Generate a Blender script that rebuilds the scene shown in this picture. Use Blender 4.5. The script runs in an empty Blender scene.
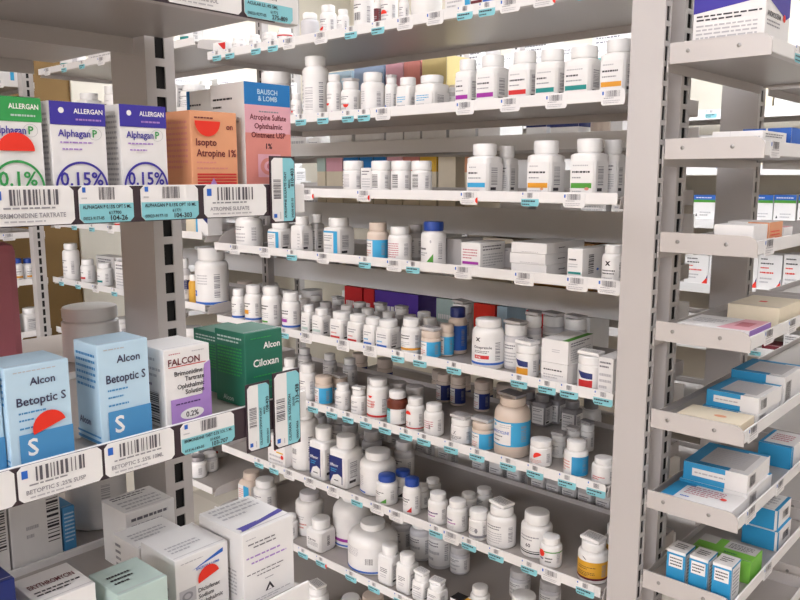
import bpy, bmesh, math, random
from mathutils import Vector, Matrix
random.seed(11)
scene = bpy.context.scene
col = scene.collection
# ------------------------------------------------------------------ camera numbers
F = 781.0; PITCH = math.atan(123/781.0); TH = math.radians(48.06)
FX, FY = -math.cos(TH), math.sin(TH); RX, RY = FY, -FX
CP, SP = math.cos(PITCH), math.sin(PITCH)
def depth(X, Y, Z): return (X*FX+Y*FY)*CP - Z*SP
def px_of(X, Y, Z): return 400+F*(X*RX+Y*RY)/depth(X, Y, Z)
def x_at(px, Y, z):
    a = (px-400)/F
    return (a*(Y*FY*CP-z*SP)-Y*RY)/(RX-a*CP*FX)
def y_at(px, X, z):
    a = (px-400)/F
    return (a*(X*FX*CP-z*SP)-X*RX)/(RY-a*CP*FY)
def z_at(X, Y, py):
    b = (300-py)/F; d = X*FX+Y*FY
    return d*(b*CP-SP)/(CP+b*SP)
# ------------------------------------------------------------------ materials
def s2l(c): return c/12.92 if c <= .04045 else ((c+.055)/1.055)**2.4
def lin(h): return tuple(s2l(int(h[i:i+2], 16)/255) for i in (0, 2, 4))+(1,)
PAL = dict(white='f2f0ee', paper='e9e7e6', plastic='eceae8', cap='f0efee', grey='8f8d93', mid='b9b7bb', dark='2b2830', black='17151a',
 violet='a02c9e', red='cf2a2c', teal='128a86', orange='e09a28', blue='2a66c4', sky='3aa5d6', navy='1d2c6e', green='4f9a35', yellow='e2b53c',
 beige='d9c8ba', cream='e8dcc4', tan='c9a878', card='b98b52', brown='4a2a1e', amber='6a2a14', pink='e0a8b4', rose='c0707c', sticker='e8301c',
 tagblue='86c8d2', gray='c3c0c0', clear='cfcdd0', forest='1e6a55', alcon='9fc4dc', alblue='4a90c4', bagreen='2f9a4e', indigo='3a2f9c',
 lilac='a884c8', peach='e2a078', salmon='d98a80', bhblue='1676bc', ink='3a3a58', purple='5a3aa0', boxblue='2b93c6', lime='7cc04a', gold='d6a02a',
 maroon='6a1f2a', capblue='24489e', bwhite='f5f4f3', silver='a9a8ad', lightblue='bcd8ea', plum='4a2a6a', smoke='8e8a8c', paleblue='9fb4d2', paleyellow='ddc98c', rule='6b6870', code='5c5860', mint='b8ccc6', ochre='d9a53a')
_m = {}
def M(name, rough=None, metal=0.0):
    key = name
    if key in _m: return _m[key]
    m = bpy.data.materials.new(name); m.use_nodes = True
    nt = m.node_tree; b = nt.nodes['Principled BSDF']
    c = lin(PAL[name])
    tc = nt.nodes.new('ShaderNodeTexCoord'); n = nt.nodes.new('ShaderNodeTexNoise'); n.inputs['Scale'].default_value = 35; n.inputs['Detail'].default_value = 3
    mx = nt.nodes.new('ShaderNodeMixRGB'); mx.blend_type = 'MIX'
    mx.inputs[1].default_value = c; mx.inputs[2].default_value = tuple(x*.9 for x in c[:3])+(1,)
    nt.links.new(tc.outputs['Object'], n.inputs['Vector']); nt.links.new(n.outputs['Fac'], mx.inputs[0]); nt.links.new(mx.outputs[0], b.inputs['Base Color'])
    b.inputs['Roughness'].default_value = rough if rough is not None else (.35 if name in ('plastic', 'cap', 'capblue', 'navy', 'beige', 'clear') else .5)
    b.inputs['Metallic'].default_value = .7 if name == 'silver' else metal
    if name == 'silver': b.inputs['Roughness'].default_value = .3
    _m[key] = m
    return m
def surface_mat(name, hexc, rough, scale=8, amt=.08, bump=0.0, metal=0.0):
    m = bpy.data.materials.new(name); m.use_nodes = True
    nt = m.node_tree; b = nt.nodes['Principled BSDF']; c = lin(hexc)
    tc = nt.nodes.new('ShaderNodeTexCoord'); n = nt.nodes.new('ShaderNodeTexNoise'); n.inputs['Scale'].default_value = scale; n.inputs['Detail'].default_value = 5
    mx = nt.nodes.new('ShaderNodeMixRGB'); mx.inputs[1].default_value = c; mx.inputs[2].default_value = tuple(x*(1-amt*2) for x in c[:3])+(1,)
    nt.links.new(tc.outputs['Object'], n.inputs['Vector']); nt.links.new(n.outputs['Fac'], mx.inputs[0]); nt.links.new(mx.outputs[0], b.inputs['Base Color'])
    b.inputs['Roughness'].default_value = rough; b.inputs['Metallic'].default_value = metal
    if bump:
        bp = nt.nodes.new('ShaderNodeBump'); bp.inputs['Strength'].default_value = bump; bp.inputs['Distance'].default_value = .01
        nt.links.new(n.outputs['Fac'], bp.inputs['Height']); nt.links.new(bp.outputs[0], b.inputs['Normal'])
    return m
ENAMEL = surface_mat('shelf_enamel', 'c0bab7', .3, 6, .03)
DECKM = surface_mat('shelf_deck_shaded', 'aaa39e', .32, 6, .03)  # shelf enamel darkened: shade on the decks put into the colour
LIPM = surface_mat('shelf_edge_white', 'e4e2e1', .35, 6, .02)
POSTM = surface_mat('post_enamel', 'bdb8b6', .38, 10, .03)
SLOT_SHADE = surface_mat('post_inner_shade', '0e0b0b', .8, 10, .05)  # near-black tone standing for shade inside the hollow posts
STEEL = surface_mat('screw_steel', '9a9896', .35, 20, .05, 0, .8)
HOLDER = surface_mat('tag_holder_plastic', '3a2c34', .4, 20, .05)
# ------------------------------------------------------------------ mesh builder
class Surf:
    def __init__(s, o, U, V, N): s.o, s.U, s.V, s.N = Vector(o), Vector(U), Vector(V), Vector(N)
    def p(s, u, v, e=0): return s.o+s.U*u+s.V*v+s.N*e
    curved = False
class Cyl:
    curved = True
    def __init__(s, R, W, z0): s.R, s.W, s.z0 = R, W, z0      # u in 0..W metres centred on -Y
    def p(s, u, v, e=0):
        t = (u-s.W/2)/s.R
        return Vector(((s.R+e)*math.sin(t), -(s.R+e)*math.cos(t), s.z0+v))
_tx = {}
def text_geo(s):
    if s in _tx: return _tx[s]
    cu = bpy.data.curves.new('t', 'FONT'); cu.body = s; cu.size = 1; cu.resolution_u = 2; cu.offset = .018
    o = bpy.data.objects.new('t', cu); col.objects.link(o)
    dg = bpy.context.evaluated_depsgraph_get()
    me = bpy.data.meshes.new_from_object(o.evaluated_get(dg))
    vs = [(v.co.x, v.co.y) for v in me.vertices]; fs = [tuple(p.vertices) for p in me.polygons]
    bpy.data.objects.remove(o); bpy.data.curves.remove(cu); bpy.data.meshes.remove(me)
    if not vs: vs = [(0, 0)]
    x0 = min(v[0] for v in vs); x1 = max(v[0] for v in vs)
    _tx[s] = ([(x-x0, y) for x, y in vs], fs, x1-x0)
    return _tx[s]
class MB:
    def __init__(s): s.v, s.f, s.m, s.sm, s.mats = [], [], [], [], []
    def mi(s, m):
        if isinstance(m, str): m = M(m)
        if m not in s.mats: s.mats.append(m)
        return s.mats.index(m)
    def add(s, vs, fs, m, smooth=False):
        o = len(s.v); i = s.mi(m); s.v += [tuple(v) for v in vs]
        for f in fs: s.f.append(tuple(o+k for k in f)); s.m.append(i); s.sm.append(smooth)
    def box(s, x0, x1, y0, y1, z0, z1, m, ch=0.0):
        if ch <= 0:
            vs = [(x, y, z) for x in (x0, x1) for y in (y0, y1) for z in (z0, z1)]
            s.add(vs, [(0, 1, 3, 2), (4, 6, 7, 5), (0, 4, 5, 1), (2, 3, 7, 6), (0, 2, 6, 4), (1, 5, 7, 3)], m); return
        bm = bmesh.new(); bmesh.ops.create_cube(bm, size=1)
        for v in bm.verts: v.co = Vector(((x0+x1)/2+v.co.x*(x1-x0), (y0+y1)/2+v.co.y*(y1-y0), (z0+z1)/2+v.co.z*(z1-z0)))
        bmesh.ops.bevel(bm, geom=list(bm.edges), offset=ch, segments=2, affect='EDGES', profile=.5)
        bm.verts.index_update()
        s.add([v.co[:] for v in bm.verts], [[v.index for v in f.verts] for f in bm.faces], m); bm.free()
    def prism(s, pts, axis, a0, a1, m):
        """polygon pts (p,q) extruded along axis: 'x' -> (p,q)=(y,z), 'y' -> (x,z), 'z' -> (x,y)"""
        def mk(p, q, a): return {'x': (a, p, q), 'y': (p, a, q), 'z': (p, q, a)}[axis]
        n = len(pts); vs = [mk(p, q, a0) for p, q in pts]+[mk(p, q, a1) for p, q in pts]
        s.add(vs, [tuple(range(n))[::-1], tuple(range(n, 2*n))]+[(i, (i+1) % n, n+(i+1) % n, n+i) for i in range(n)], m)
    def lathe(s, prof, m, n=28, rib=None, cx=0, cy=0, dep=1.0, smooth=True):
        """prof: (r, z) or (r, z, squareness)"""
        vs, fs = [], []
        for k, p in enumerate(prof):
            r, z = p[0], p[1]; sq = p[2] if len(p) > 2 else 0
            for i in range(n):
                t = 2*math.pi*(i+.5)/n; c, q = math.cos(t), math.sin(t)
                g = 1/((abs(c)**7+abs(q)**7)**(1/7)); rr = r*((1-sq)+sq*g)
                if rib and rib[0] <= k <= rib[1] and i % 2: rr *= .965
                vs.append((cx+rr*c, cy+rr*q*(dep if sq > 0 or dep < 1 else 1), z))
        for k in range(len(prof)-1):
            for i in range(n):
                j = (i+1) % n; fs.append((k*n+i, k*n+j, (k+1)*n+j, (k+1)*n+i))
        fs.append(tuple(range(n))[::-1]); fs.append(tuple((len(prof)-1)*n+i for i in range(n)))
        s.add(vs, fs, m, smooth)
    def rect(s, S, u0, v0, u1, v1, m, e=.0004):
        nu = max(1, int(abs(u1-u0)/(S.R*.07))+1) if S.curved else 1
        vs = []
        for i in range(nu+1):
            u = u0+(u1-u0)*i/nu; vs += [S.p(u, v0, e), S.p(u, v1, e)]
        s.add(vs, [(2*i, 2*i+2, 2*i+3, 2*i+1) for i in range(nu)], m, S.curved)
    def text(s, S, t, u, v, h, m, maxw=None, al='l', e=.0007):
        vs, fs, w = text_geo(t); k = h/.72; kx = k
        if maxw and w*kx > maxw: kx = maxw/w
        off = {'l': 0, 'c': -w*kx/2, 'r': -w*kx}[al]
        s.add([S.p(u+off+x*kx, v+y*k, e) for x, y in vs], fs, m)
    def poly(s, S, pts, m, e=.0005):
        if S.curved:                                           # convex outline laid round the bottle in thin slices
            a, b = min(p[0] for p in pts), max(p[0] for p in pts); N = max(4, int((b-a)/(S.R*.09))+1); vs = []
            for i in range(N+1):
                u = a+(b-a)*min(max(i/N, .001), .999); ys = []
                for (u0, v0), (u1, v1) in zip(pts, pts[1:]+pts[:1]):
                    if (u0-u)*(u1-u) <= 0 and u0 != u1: ys.append(v0+(v1-v0)*(u-u0)/(u1-u0))
                vs += [S.p(u, min(ys), e), S.p(u, max(ys), e)]
            s.add(vs, [(2*i, 2*i+2, 2*i+3, 2*i+1) for i in range(N)], m, True); return
        s.add([S.p(u, v, e) for u, v in pts], [tuple(range(len(pts)))], m)
    def ops(s, S, W, H, ops, rnd=None):
        rnd = rnd or random.Random(len(ops)*7+int(W*1e5))
        for n, o in enumerate(ops):
            k = o[0]; e = .0004+.00006*n
            if k == 'r': s.rect(S, o[1]*W, o[2]*H, o[3]*W, o[4]*H, o[5], e)
            elif k == 't': s.text(S, o[1], o[2]*W, o[3]*H, o[4]*H, o[5], (o[6] if len(o) > 6 else .9)*W, o[7] if len(o) > 7 else 'l', e)
            elif k == 'g':                                     # lines of print too small to read
                _, u0, v0, u1, v1, nl, c = o
                for i in range(nl):
                    va = (v1-(v1-v0)*(i+.75)/nl)*H; vb = (v1-(v1-v0)*(i+.33)/nl)*H; u = u0
                    end = u1 if i < nl-1 else u0+(u1-u0)*rnd.uniform(.55, 1)
                    while u < end:
                        w = rnd.uniform(.05, .15)*(u1-u0); s.rect(S, u*W, va, min(u+w, end)*W, vb, c, e); u += w+.025*(u1-u0)
            elif k in 'bB':                                    # barcode, upright or lying
                _, u0, v0, u1, v1, c = o; q = 0.0
                while q < 1:
                    w = rnd.choice((.02, .035, .055)); b = min(1, q+w)
                    if k == 'b': s.rect(S, (u0+(u1-u0)*q)*W, v0*H, (u0+(u1-u0)*b)*W, v1*H, c, e)
                    else: s.rect(S, u0*W, (v0+(v1-v0)*q)*H, u1*W, (v0+(v1-v0)*b)*H, c, e)
                    q = b+rnd.choice((.025, .04, .06))
            elif k == 'p': s.poly(S, [(a*W, b*H) for a, b in o[1]], o[2], e)
            elif k == 'ring':                                  # elliptical ring: centre, radii (metres of W,H), thickness, from angle to angle
                _, cu, cv, ru, rv, th, c, a0, a1 = o; N = 40
                vs = []
                for i in range(N+1):
                    a = a0+(a1-a0)*i/N
                    for f in (1, 1-th): vs.append(S.p((cu+ru*f*math.cos(a))*W, (cv+rv*f*math.sin(a))*H, e))
                s.add(vs, [(2*i, 2*i+2, 2*i+3, 2*i+1) for i in range(N)], c)
            elif k == 'disc':
                _, cu, cv, ru, rv, c = o
                s.poly(S, [((cu+ru*math.cos(a*math.pi/12))*W, (cv+rv*math.sin(a*math.pi/12))*H) for a in range(24)], c, e)
    def build(s, name, parent=None, loc=None):
        me = bpy.data.meshes.new(name); me.from_pydata(s.v, [], s.f)
        for m in s.mats: me.materials.append(m)
        me.polygons.foreach_set('material_index', s.m); me.polygons.foreach_set('use_smooth', s.sm)
        me.update()
        if any(s.sm):
            try: me.set_sharp_from_angle(angle=math.radians(42))
            except Exception: pass
        o = bpy.data.objects.new(name, me); col.objects.link(o)
        if parent is not None: o.parent = parent
        if loc is not None: o.location = loc
        return o
def empty(name, loc, rz=0.0):
    o = bpy.data.objects.new(name, None); col.objects.link(o); o.empty_display_size = .02
    o.location = loc; o.rotation_euler = (0, 0, rz); return o
def tag(o, label, cat, group=None):
    o['label'] = label; o['category'] = cat
    if group: o['group'] = group
def structure(name, mb): o = mb.build(name); o['kind'] = 'structure'; return o
ORD = ['', 'first', 'second', 'third', 'fourth', 'fifth', 'sixth', 'seventh', 'eighth', 'ninth', 'tenth', '11th', '12th', '13th', '14th', '15th', '16th', '17th', '18th', '19th', '20th', '21st', '22nd', '23rd', '24th', '25th', '26th', '27th', '28th', '29th', '30th']
# ------------------------------------------------------------------ items
ITEMS = []          # records for labelling
class Shelf: pass
SH = {}
def defshelf(key, axis, front, deck, size, desc, ext):
    s = Shelf(); s.key, s.axis, s.front, s.deck, s.size, s.desc = key, axis, front, deck, size, desc; s.foot = []; s.lo, s.hi = ext; SH[key] = s
def half_disc(rad, rot): return [(rad*math.cos(rot+math.pi*i/14), rad*math.sin(rot+math.pi*i/14)) for i in range(15)]
def sticker_on(S, u, v, rad, rot, parent, full=False):
    mb = MB(); pts = half_disc(rad, rot) if not full else [(rad*math.cos(a*math.pi/10), rad*math.sin(a*math.pi/10)) for a in range(20)]
    mb.poly(S, [(u+a, v+b) for a, b in pts], 'sticker', .0016)
    o = mb.build('sticker', parent); o['label'] = 'red round sticker' if full else 'red half-round sticker'
    return o
def make_bottle(root, w, h, kind, body='plastic', cap='cap', lab=None, labv=(.08, .62), labw=None, leaflet=None, capr=None, caph=None, stick=None, labbg='paper', side=True, labang=None):
    r = w/2
    sq = kind in ('sq', 'flat')
    if sq: r = w/2/1.2
    ch = (caph or {'rd': .21, 'sq': .22, 'jar': .24, 'jug': .13, 'tall': .15, 'flat': .2}[kind])*h
    cr = (capr or {'rd': .8, 'sq': .86, 'jar': .97, 'jug': .5, 'tall': .78, 'flat': .8}[kind])*r
    zc = h-ch; q = 1 if sq else 0
    sh = {'rd': .66, 'sq': .72, 'jar': .72, 'jug': .62, 'tall': .74, 'flat': .64}[kind]*h
    sh = min(sh, zc-.06*h)
    prof = [(.9*r, 0, q), (.97*r, .012*h, q), (r, .035*h, q), (r, sh, q)]
    nr = min(cr*.9, .93*r)
    for i in range(1, 6):
        a = i/6*math.pi/2
        prof.append((nr+(r-nr)*math.cos(a), sh+(zc-.02*h-sh)*math.sin(a), q*(1-i/6)))
    prof += [(nr, zc-.02*h, 0), (nr*.96, zc+.3*ch, 0)]
    mb = MB(); mb.lathe(prof, body, 32); mb.build('body', root)
    mb = MB(); b = min(.0015, .1*ch)
    mb.lathe([(cr*.96, zc), (cr, zc+b), (cr, h-2*b), (cr*.96, h-.5*b), (cr*.88, h)], cap, 44, rib=(1, 2))
    mb.build('cap', root)
    if lab is not None:
        v0, v1 = labv[0]*h, min(labv[1]*h, sh*.98); mb = MB()
        if sq:
            W = 2*r*.84; S = Surf((-W/2, -r, v0), (1, 0, 0), (0, 0, 1), (0, -1, 0))
            mb.rect(S, 0, 0, W, v1-v0, labbg, .0003); mb.ops(S, W, v1-v0, lab)
            if side:
                S2 = Surf((r, -W/2, v0), (0, 1, 0), (0, 0, 1), (1, 0, 0))
                mb.rect(S2, 0, 0, W, v1-v0, labbg, .0003); mb.ops(S2, W, v1-v0, [('B', .15, .25, .6, .85, 'grey'), ('r', .1, .06, .5, .16, 'dark')] if side is True else side)
        else:
            ang = math.radians(labang or 230)
            S = Cyl(r, r*ang, v0); W = r*ang
            mb.rect(S, 0, 0, W, v1-v0, labbg, .0003)
            f = min(1.0, 1.5*r/W)                                # the front panel is 1.5 r wide
            class Sub:
                curved = True; R = r
                def p(self, u, v, e=0): return S.p(u+W/2-f*W/2, v, e)
            lo = [o for o in lab if not (o[0] == 'r' and o[1] <= 0 and o[3] >= 1)]
            for i, o in enumerate(lab):
                if o[0] == 'r' and o[1] <= 0 and o[3] >= 1: mb.rect(S, 0, o[2]*(v1-v0), W, o[4]*(v1-v0), o[5], .00035+.00001*i)
            mb.ops(Sub(), f*W, v1-v0, lo)
            if side:
                class Sd:
                    curved = True; R = r
                    def p(self, u, v, e=0): return S.p(u+W*.5+r*.95, v, e)
                mb.ops(Sd(), r*.8, v1-v0, [('B', .15, .2, .6, .85, 'grey')])
        mb.build('label', root)
    if stick:
        v = stick[1]*h; rad = stick[2]
        S = Surf((0, -r, 0), (1, 0, 0), (0, 0, 1), (0, -1, 0)) if sq else Cyl(r, 0, 0)
        sticker_on(S, stick[0]*r, v, rad, stick[3] if len(stick) > 3 else math.radians(180), root, len(stick) > 4)
    if leaflet:
        mb = MB(); L = cr*.92; t = .006
        mb.box(-L, L*.9, -L*.75, L*.75, 0, t, leaflet, .0008)
        S = Surf((-L, -L*.75, t), (1, 0, 0), (0, 1, 0), (0, 0, 1)); mb.ops(S, 1.9*L, 1.5*L, [('g', .1, .15, .9, .85, 5, 'grey')])
        o = mb.build('folded_leaflet', root); o.location = (0, 0, h+.0004+L*.05); o.rotation_euler = (random.uniform(-.02, .02), .045, random.uniform(-.2, .2))
        o['label'] = 'folded paper leaflet on the cap'
def make_box(root, w, d, h, base='paper', faces=None, ch=.0007, stick=None, flap=True):
    mb = MB(); mb.box(-w/2, w/2, -d/2, d/2, 0, h, base, min(ch, h*.1))
    SS = dict(F=(Surf((-w/2, -d/2, 0), (1, 0, 0), (0, 0, 1), (0, -1, 0)), w, h), R=(Surf((w/2, -d/2, 0), (0, 1, 0), (0, 0, 1), (1, 0, 0)), d, h),
              L=(Surf((-w/2, d/2, 0), (0, -1, 0), (0, 0, 1), (-1, 0, 0)), d, h), T=(Surf((-w/2, -d/2, h), (1, 0, 0), (0, 1, 0), (0, 0, 1)), w, d))
    for k, o in (faces or {}).items(): mb.ops(*SS[k], o)
    if flap: mb.ops(*SS['T'], [('r', .02, .06, .98, .075, 'mid')])
    mb.build('carton', root)
    for st in (stick or []): sticker_on(SS[st[0]][0], st[1]*SS[st[0]][1], st[2]*h, st[3], st[4], root, len(st) > 5)
def above(s):
    k = s.key; n = int(k[1]); q = k[0]+str(n-1)+k[2:]
    return SH[q].deck-(.008 if k[0] == 'O' else .025) if q in SH else 9.0
def inside(s, c, half): return s.lo+half <= c <= s.hi-half
def clampin(s, c, half):
    if c+half > s.hi: return max(s.hi-half-.001, c-.04)
    if c-half < s.lo: return min(s.lo+half+.001, c+.04)
    return c
def hit(a, b):
    if a[0] == 'c' and b[0] == 'c': return math.hypot(a[1]-b[1], a[2]-b[2]) < a[3]+b[3]
    if a[0] == 'r' and b[0] == 'r': return abs(a[1]-b[1]) < a[3]+b[3] and abs(a[2]-b[2]) < a[4]+b[4]
    if a[0] == 'r': a, b = b, a
    dx = max(0, abs(a[1]-b[1])-b[3]); dy = max(0, abs(a[2]-b[2])-b[4]); return math.hypot(dx, dy) < a[3]
def record(root, look, cat, s, row, px, unique, kind):
    ITEMS.append(dict(o=root, look=look, cat=cat, s=s, row=row, px=px, unique=unique, kind=kind))
def locate(s, x0, x1, dy, z, half):
    """centre and width of something whose silhouette spans x0..x1 with its centre dy behind the shelf front"""
    if s.axis == 'Y':
        Y = s.front+dy; X = x_at((x0+x1)/2, Y, z); return X, Y, (x1-x0)*depth(X, Y, z)/F
    X = s.front-dy; Y = y_at((x0+x1)/2, X, z); return X, Y, (x1-x0)*depth(X, Y, z)/F
def bottle(sk, x0, x1, yt, kind, look, dy=None, h=None, w=None, unique=False, name='pill_bottle', up=0.0, rz=None, **kw):
    s = SH[sk]; z = s.deck+up; row = 0 if dy is None else 1
    d = dy if dy is not None else .016+(x1-x0)*.0009
    ok = False
    for it in range(60):
        X, Y, W = locate(s, x0, x1, d, z+.03, 0)
        if w: W = w
        if it == 0 and dy is None: d = .012+W/2; X, Y, W2 = locate(s, x0, x1, d, z+.03, 0); W = w or W2
        if s.axis == 'Y': X = clampin(s, X, W/2)
        else: Y = clampin(s, Y, W/2)
        fp = ('r', X, Y, W/2.4+.0003, W/2.4+.0003) if kind in ('sq', 'flat') else ('c', X, Y, W/2*.985+.0003)
        if not any(hit(fp, f) for f in s.foot) or up > 0: ok = True; break
        d += .004
    if d > s.size-W/2 or not inside(s, X if s.axis == 'Y' else Y, W/2-.01): ok = False
    if not ok: print('SKIP', sk, x0, look); return None
    if h is None:
        ht = z_at(X, Y, yt)-z
        zt = z+ht
        cr = .4*W
        if zt < 0: ht -= cr*abs(zt)/math.hypot(X, Y)
        h = max(.02, ht)
        if kw.get('leaflet'): h -= .009
    h = min(h, above(s)-z-.002-(.012 if kw.get('leaflet') else 0))
    root = empty(name, (X, Y, z+.0004), (rz if rz is not None else 0)+(math.pi/2 if s.axis == 'X' else 0))
    make_bottle(root, W, h, kind, **kw)
    s.foot.append(fp); record(root, look, 'bottle', s, 0 if d < .05+W/2 else (1 if d < .13 else 2), (x0+x1)/2, unique, name)
    return root
def carton(sk, x0, x1, yt, dpt, look, dy=.012, h=None, up=0.0, unique=False, name='medicine_box', rz=0.0, w=None, nocheck=False, **kw):
    """x0..x1: the front face; dpt: how deep the box reaches into the shelf"""
    s = SH[sk]; z = s.deck+up; d = dy; ok = False
    for it in range(40):
        if s.axis == 'Y':
            Yf = s.front+d; a = x_at(x0, Yf, z+.02); b = x_at(x1, Yf, z+.02)
            if w: b = a+w
            X, Y, W = clampin(s, (a+b)/2, (b-a)/2), Yf+dpt/2, b-a; fp = ('r', X, Y, W/2+.0004, dpt/2+.0004)
        else:
            Xf = s.front-d; a = y_at(x0, Xf, z+.02); b = y_at(x1, Xf, z+.02)
            if w: b = a+w
            X, Y, W = Xf-dpt/2, (a+b)/2, b-a; fp = ('r', X, Y, dpt/2+.0004, W/2+.0004)
        if up > 0 or nocheck or not any(hit(fp, f) for f in s.foot): ok = True; break
        d += .006
    if d+dpt > s.size+.001 or not inside(s, X if s.axis == 'Y' else Y, W/2-.012): ok = False
    if not ok: print('SKIP', sk, x0, look); return None
    if h is None:
        h = z_at(X, s.front+d, yt)-z if s.axis == 'Y' else z_at(s.front-d, Y, yt)-z
        h = max(.008, h)
    h = min(h, above(s)-z-.002)
    root = empty(name, (X, Y, z+.0004), rz+(math.pi/2 if s.axis == 'X' else 0))
    make_box(root, W, dpt, h, **kw)
    s.foot.append(fp); record(root, look, 'box', s, 0 if d < .05 else (1 if d < .13 else 2), (x0+x1)/2, unique, name)
    root['_h'] = h
    return root
# label layouts ------------------------------------------------------------
def banded(c, extra=()): return [('g', .1, .82, .8, .92, 1, 'mid'), ('g', .08, .6, .9, .74, 1, 'dark'), ('g', .08, .44, .75, .54, 1, 'grey'), ('r', .04, .16, .96, .32, c), ('g', .1, .02, .7, .1, 1, 'mid')]+list(extra)
def plain(n=5): return [('g', .1, .7, .85, .92, 2, 'rule'), ('g', .1, .12, .9, .62, n, 'mid')]
def around(c, v0=0.0, v1=.14, extra=()): return [('r', 0, v0, 1, v1, c), ('g', .1, .62, .85, .88, 2, 'dark'), ('g', .1, .25, .85, .52, 3, 'mid')]+list(extra)
def bluewrap(c='sky'): return [('r', 0, 0, 1, 1, c), ('r', -.22, .04, .66, .96, 'paper'), ('g', -.12, .6, .58, .86, 2, 'rule'), ('g', -.12, .12, .55, .5, 3, 'salmon')]
def stripe(c='sky'): return [('g', .05, .55, .6, .85, 3, 'grey'), ('r', 0, .92, 1.0, 1.0, c), ('r', .72, 0, 1.0, 1.0, c), ('g', .05, .2, .6, .45, 2, 'mid')]
# ------------------------------------------------------------------ the room
FLOOR, CEIL = -1.6, 1.2
XW0, XW1, YW0, YW1 = -3.36, 5.0, -7.0, 3.3
tile = bpy.data.materials.new('floor_tile'); tile.use_nodes = True
_nt = tile.node_tree; _b = _nt.nodes['Principled BSDF']; _ck = _nt.nodes.new('ShaderNodeTexChecker'); _tc = _nt.nodes.new('ShaderNodeTexCoord')
_ck.inputs['Scale'].default_value = 3.3; _ck.inputs[1].default_value = lin('b0a79c'); _ck.inputs[2].default_value = lin('a59c90')
_nt.links.new(_tc.outputs['Object'], _ck.inputs['Vector']); _nt.links.new(_ck.outputs[0], _b.inputs['Base Color']); _b.inputs['Roughness'].default_value = .35
WALLM = surface_mat('wall_paint', 'dfd8ca', .8, 12, .03); TANW = surface_mat('wall_brown_board', '86683c', .8, 14, .05); CEILM = surface_mat('ceiling_tile', 'e8e6e2', .9, 40, .04)
mb = MB(); mb.box(XW0-.1, XW1+.1, YW0-.1, YW1+.1, FLOOR-.05, FLOOR, tile); structure('floor', mb)
mb = MB(); mb.box(XW0-.1, XW1+.1, YW0-.1, YW1+.1, CEIL, CEIL+.05, CEILM); structure('ceiling', mb)
mb = MB(); mb.box(XW0-.1, XW0, YW0, YW1, FLOOR, CEIL, TANW); structure('wall_left', mb)
mb = MB(); mb.box(XW0, XW0+.012, 1.62, YW1, FLOOR, CEIL, WALLM); structure('trim_1', mb)
mb = MB(); mb.box(XW1, XW1+.1, YW0, YW1, FLOOR, CEIL, WALLM); structure('wall_right', mb)
mb = MB(); mb.box(XW0, XW1, YW1, YW1+.1, FLOOR, CEIL, WALLM); structure('wall_back', mb)
mb = MB(); mb.box(XW0, XW1, YW0-.1, YW0, FLOOR, CEIL, WALLM); structure('wall_front', mb)
def emis(name, hexc, st):
    m = bpy.data.materials.new(name); m.use_nodes = True; b = m.node_tree.nodes['Principled BSDF']
    b.inputs['Emission Color'].default_value = lin(hexc); b.inputs['Emission Strength'].default_value = st; b.inputs['Base Color'].default_value = lin('f4f4f4'); return m
LAMP = emis('lamp_diffuser', 'fbfaff', 6.5); LAMP2 = emis('lamp_diffuser_far', 'f6faff', 24.0); FILL_LAMP = emis('added_fill_diffuser', 'f8f8ff', 27.0); LAMP3 = emis('lamp_diffuser_low', 'f4f6ff', 7.0)
LIGHTS = [(-.15, .55, LAMP, 1.15, .4, 'over the front aisle'), (-1.6, .62, LAMP, 1.15, .4, 'over the aisle before the central shelves'), (.3, -1.6, LAMP, 1.15, .4, 'behind the viewpoint'),
          (-1.6, -3.4, FILL_LAMP, 2.2, 1.1, 'added unseen for fill, far behind the viewpoint, left'), (1.2, -3.4, FILL_LAMP, 2.2, 1.1, 'added unseen for fill, far behind the viewpoint, right'), (0, -5.6, FILL_LAMP, 2.4, 1.1, 'added unseen for fill at the far end of the room'), (3.6, -.5, LAMP3, .6, 1.2, 'far to the right'),  # the three large panels are added, unseen, for low fill light
          (-2.3, 2.3, LAMP2, 1.15, .4, 'over the back aisle, left end'), (-.75, 2.3, LAMP2, 1.15, .4, 'over the back aisle, middle'), (.9, 2.3, LAMP, 1.15, .4, 'over the back aisle, right end'), (1.0, .9, LAMP3, .55, 1.0, 'right of the corner post')]
for x, y, m, a, b, where in LIGHTS:
    r = empty('ceiling_light', (x, y, CEIL-.045)); tag(r, 'white fluorescent ceiling fixture '+where, 'ceiling light', 'ceiling lights')
    mb = MB(); mb.box(-a/2, a/2, -b/2, b/2, 0, .012, m); mb.build('diffuser', r)
    mb = MB()
    for x0, x1, y0, y1 in ((-a/2-.03, a/2+.03, -b/2-.03, -b/2), (-a/2-.03, a/2+.03, b/2, b/2+.03), (-a/2-.03, -a/2, -b/2, b/2), (a/2, a/2+.03, -b/2, b/2)): mb.box(x0, x1, y0, y1, -.004, .044, ENAMEL)
    mb.build('frame', r)
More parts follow.
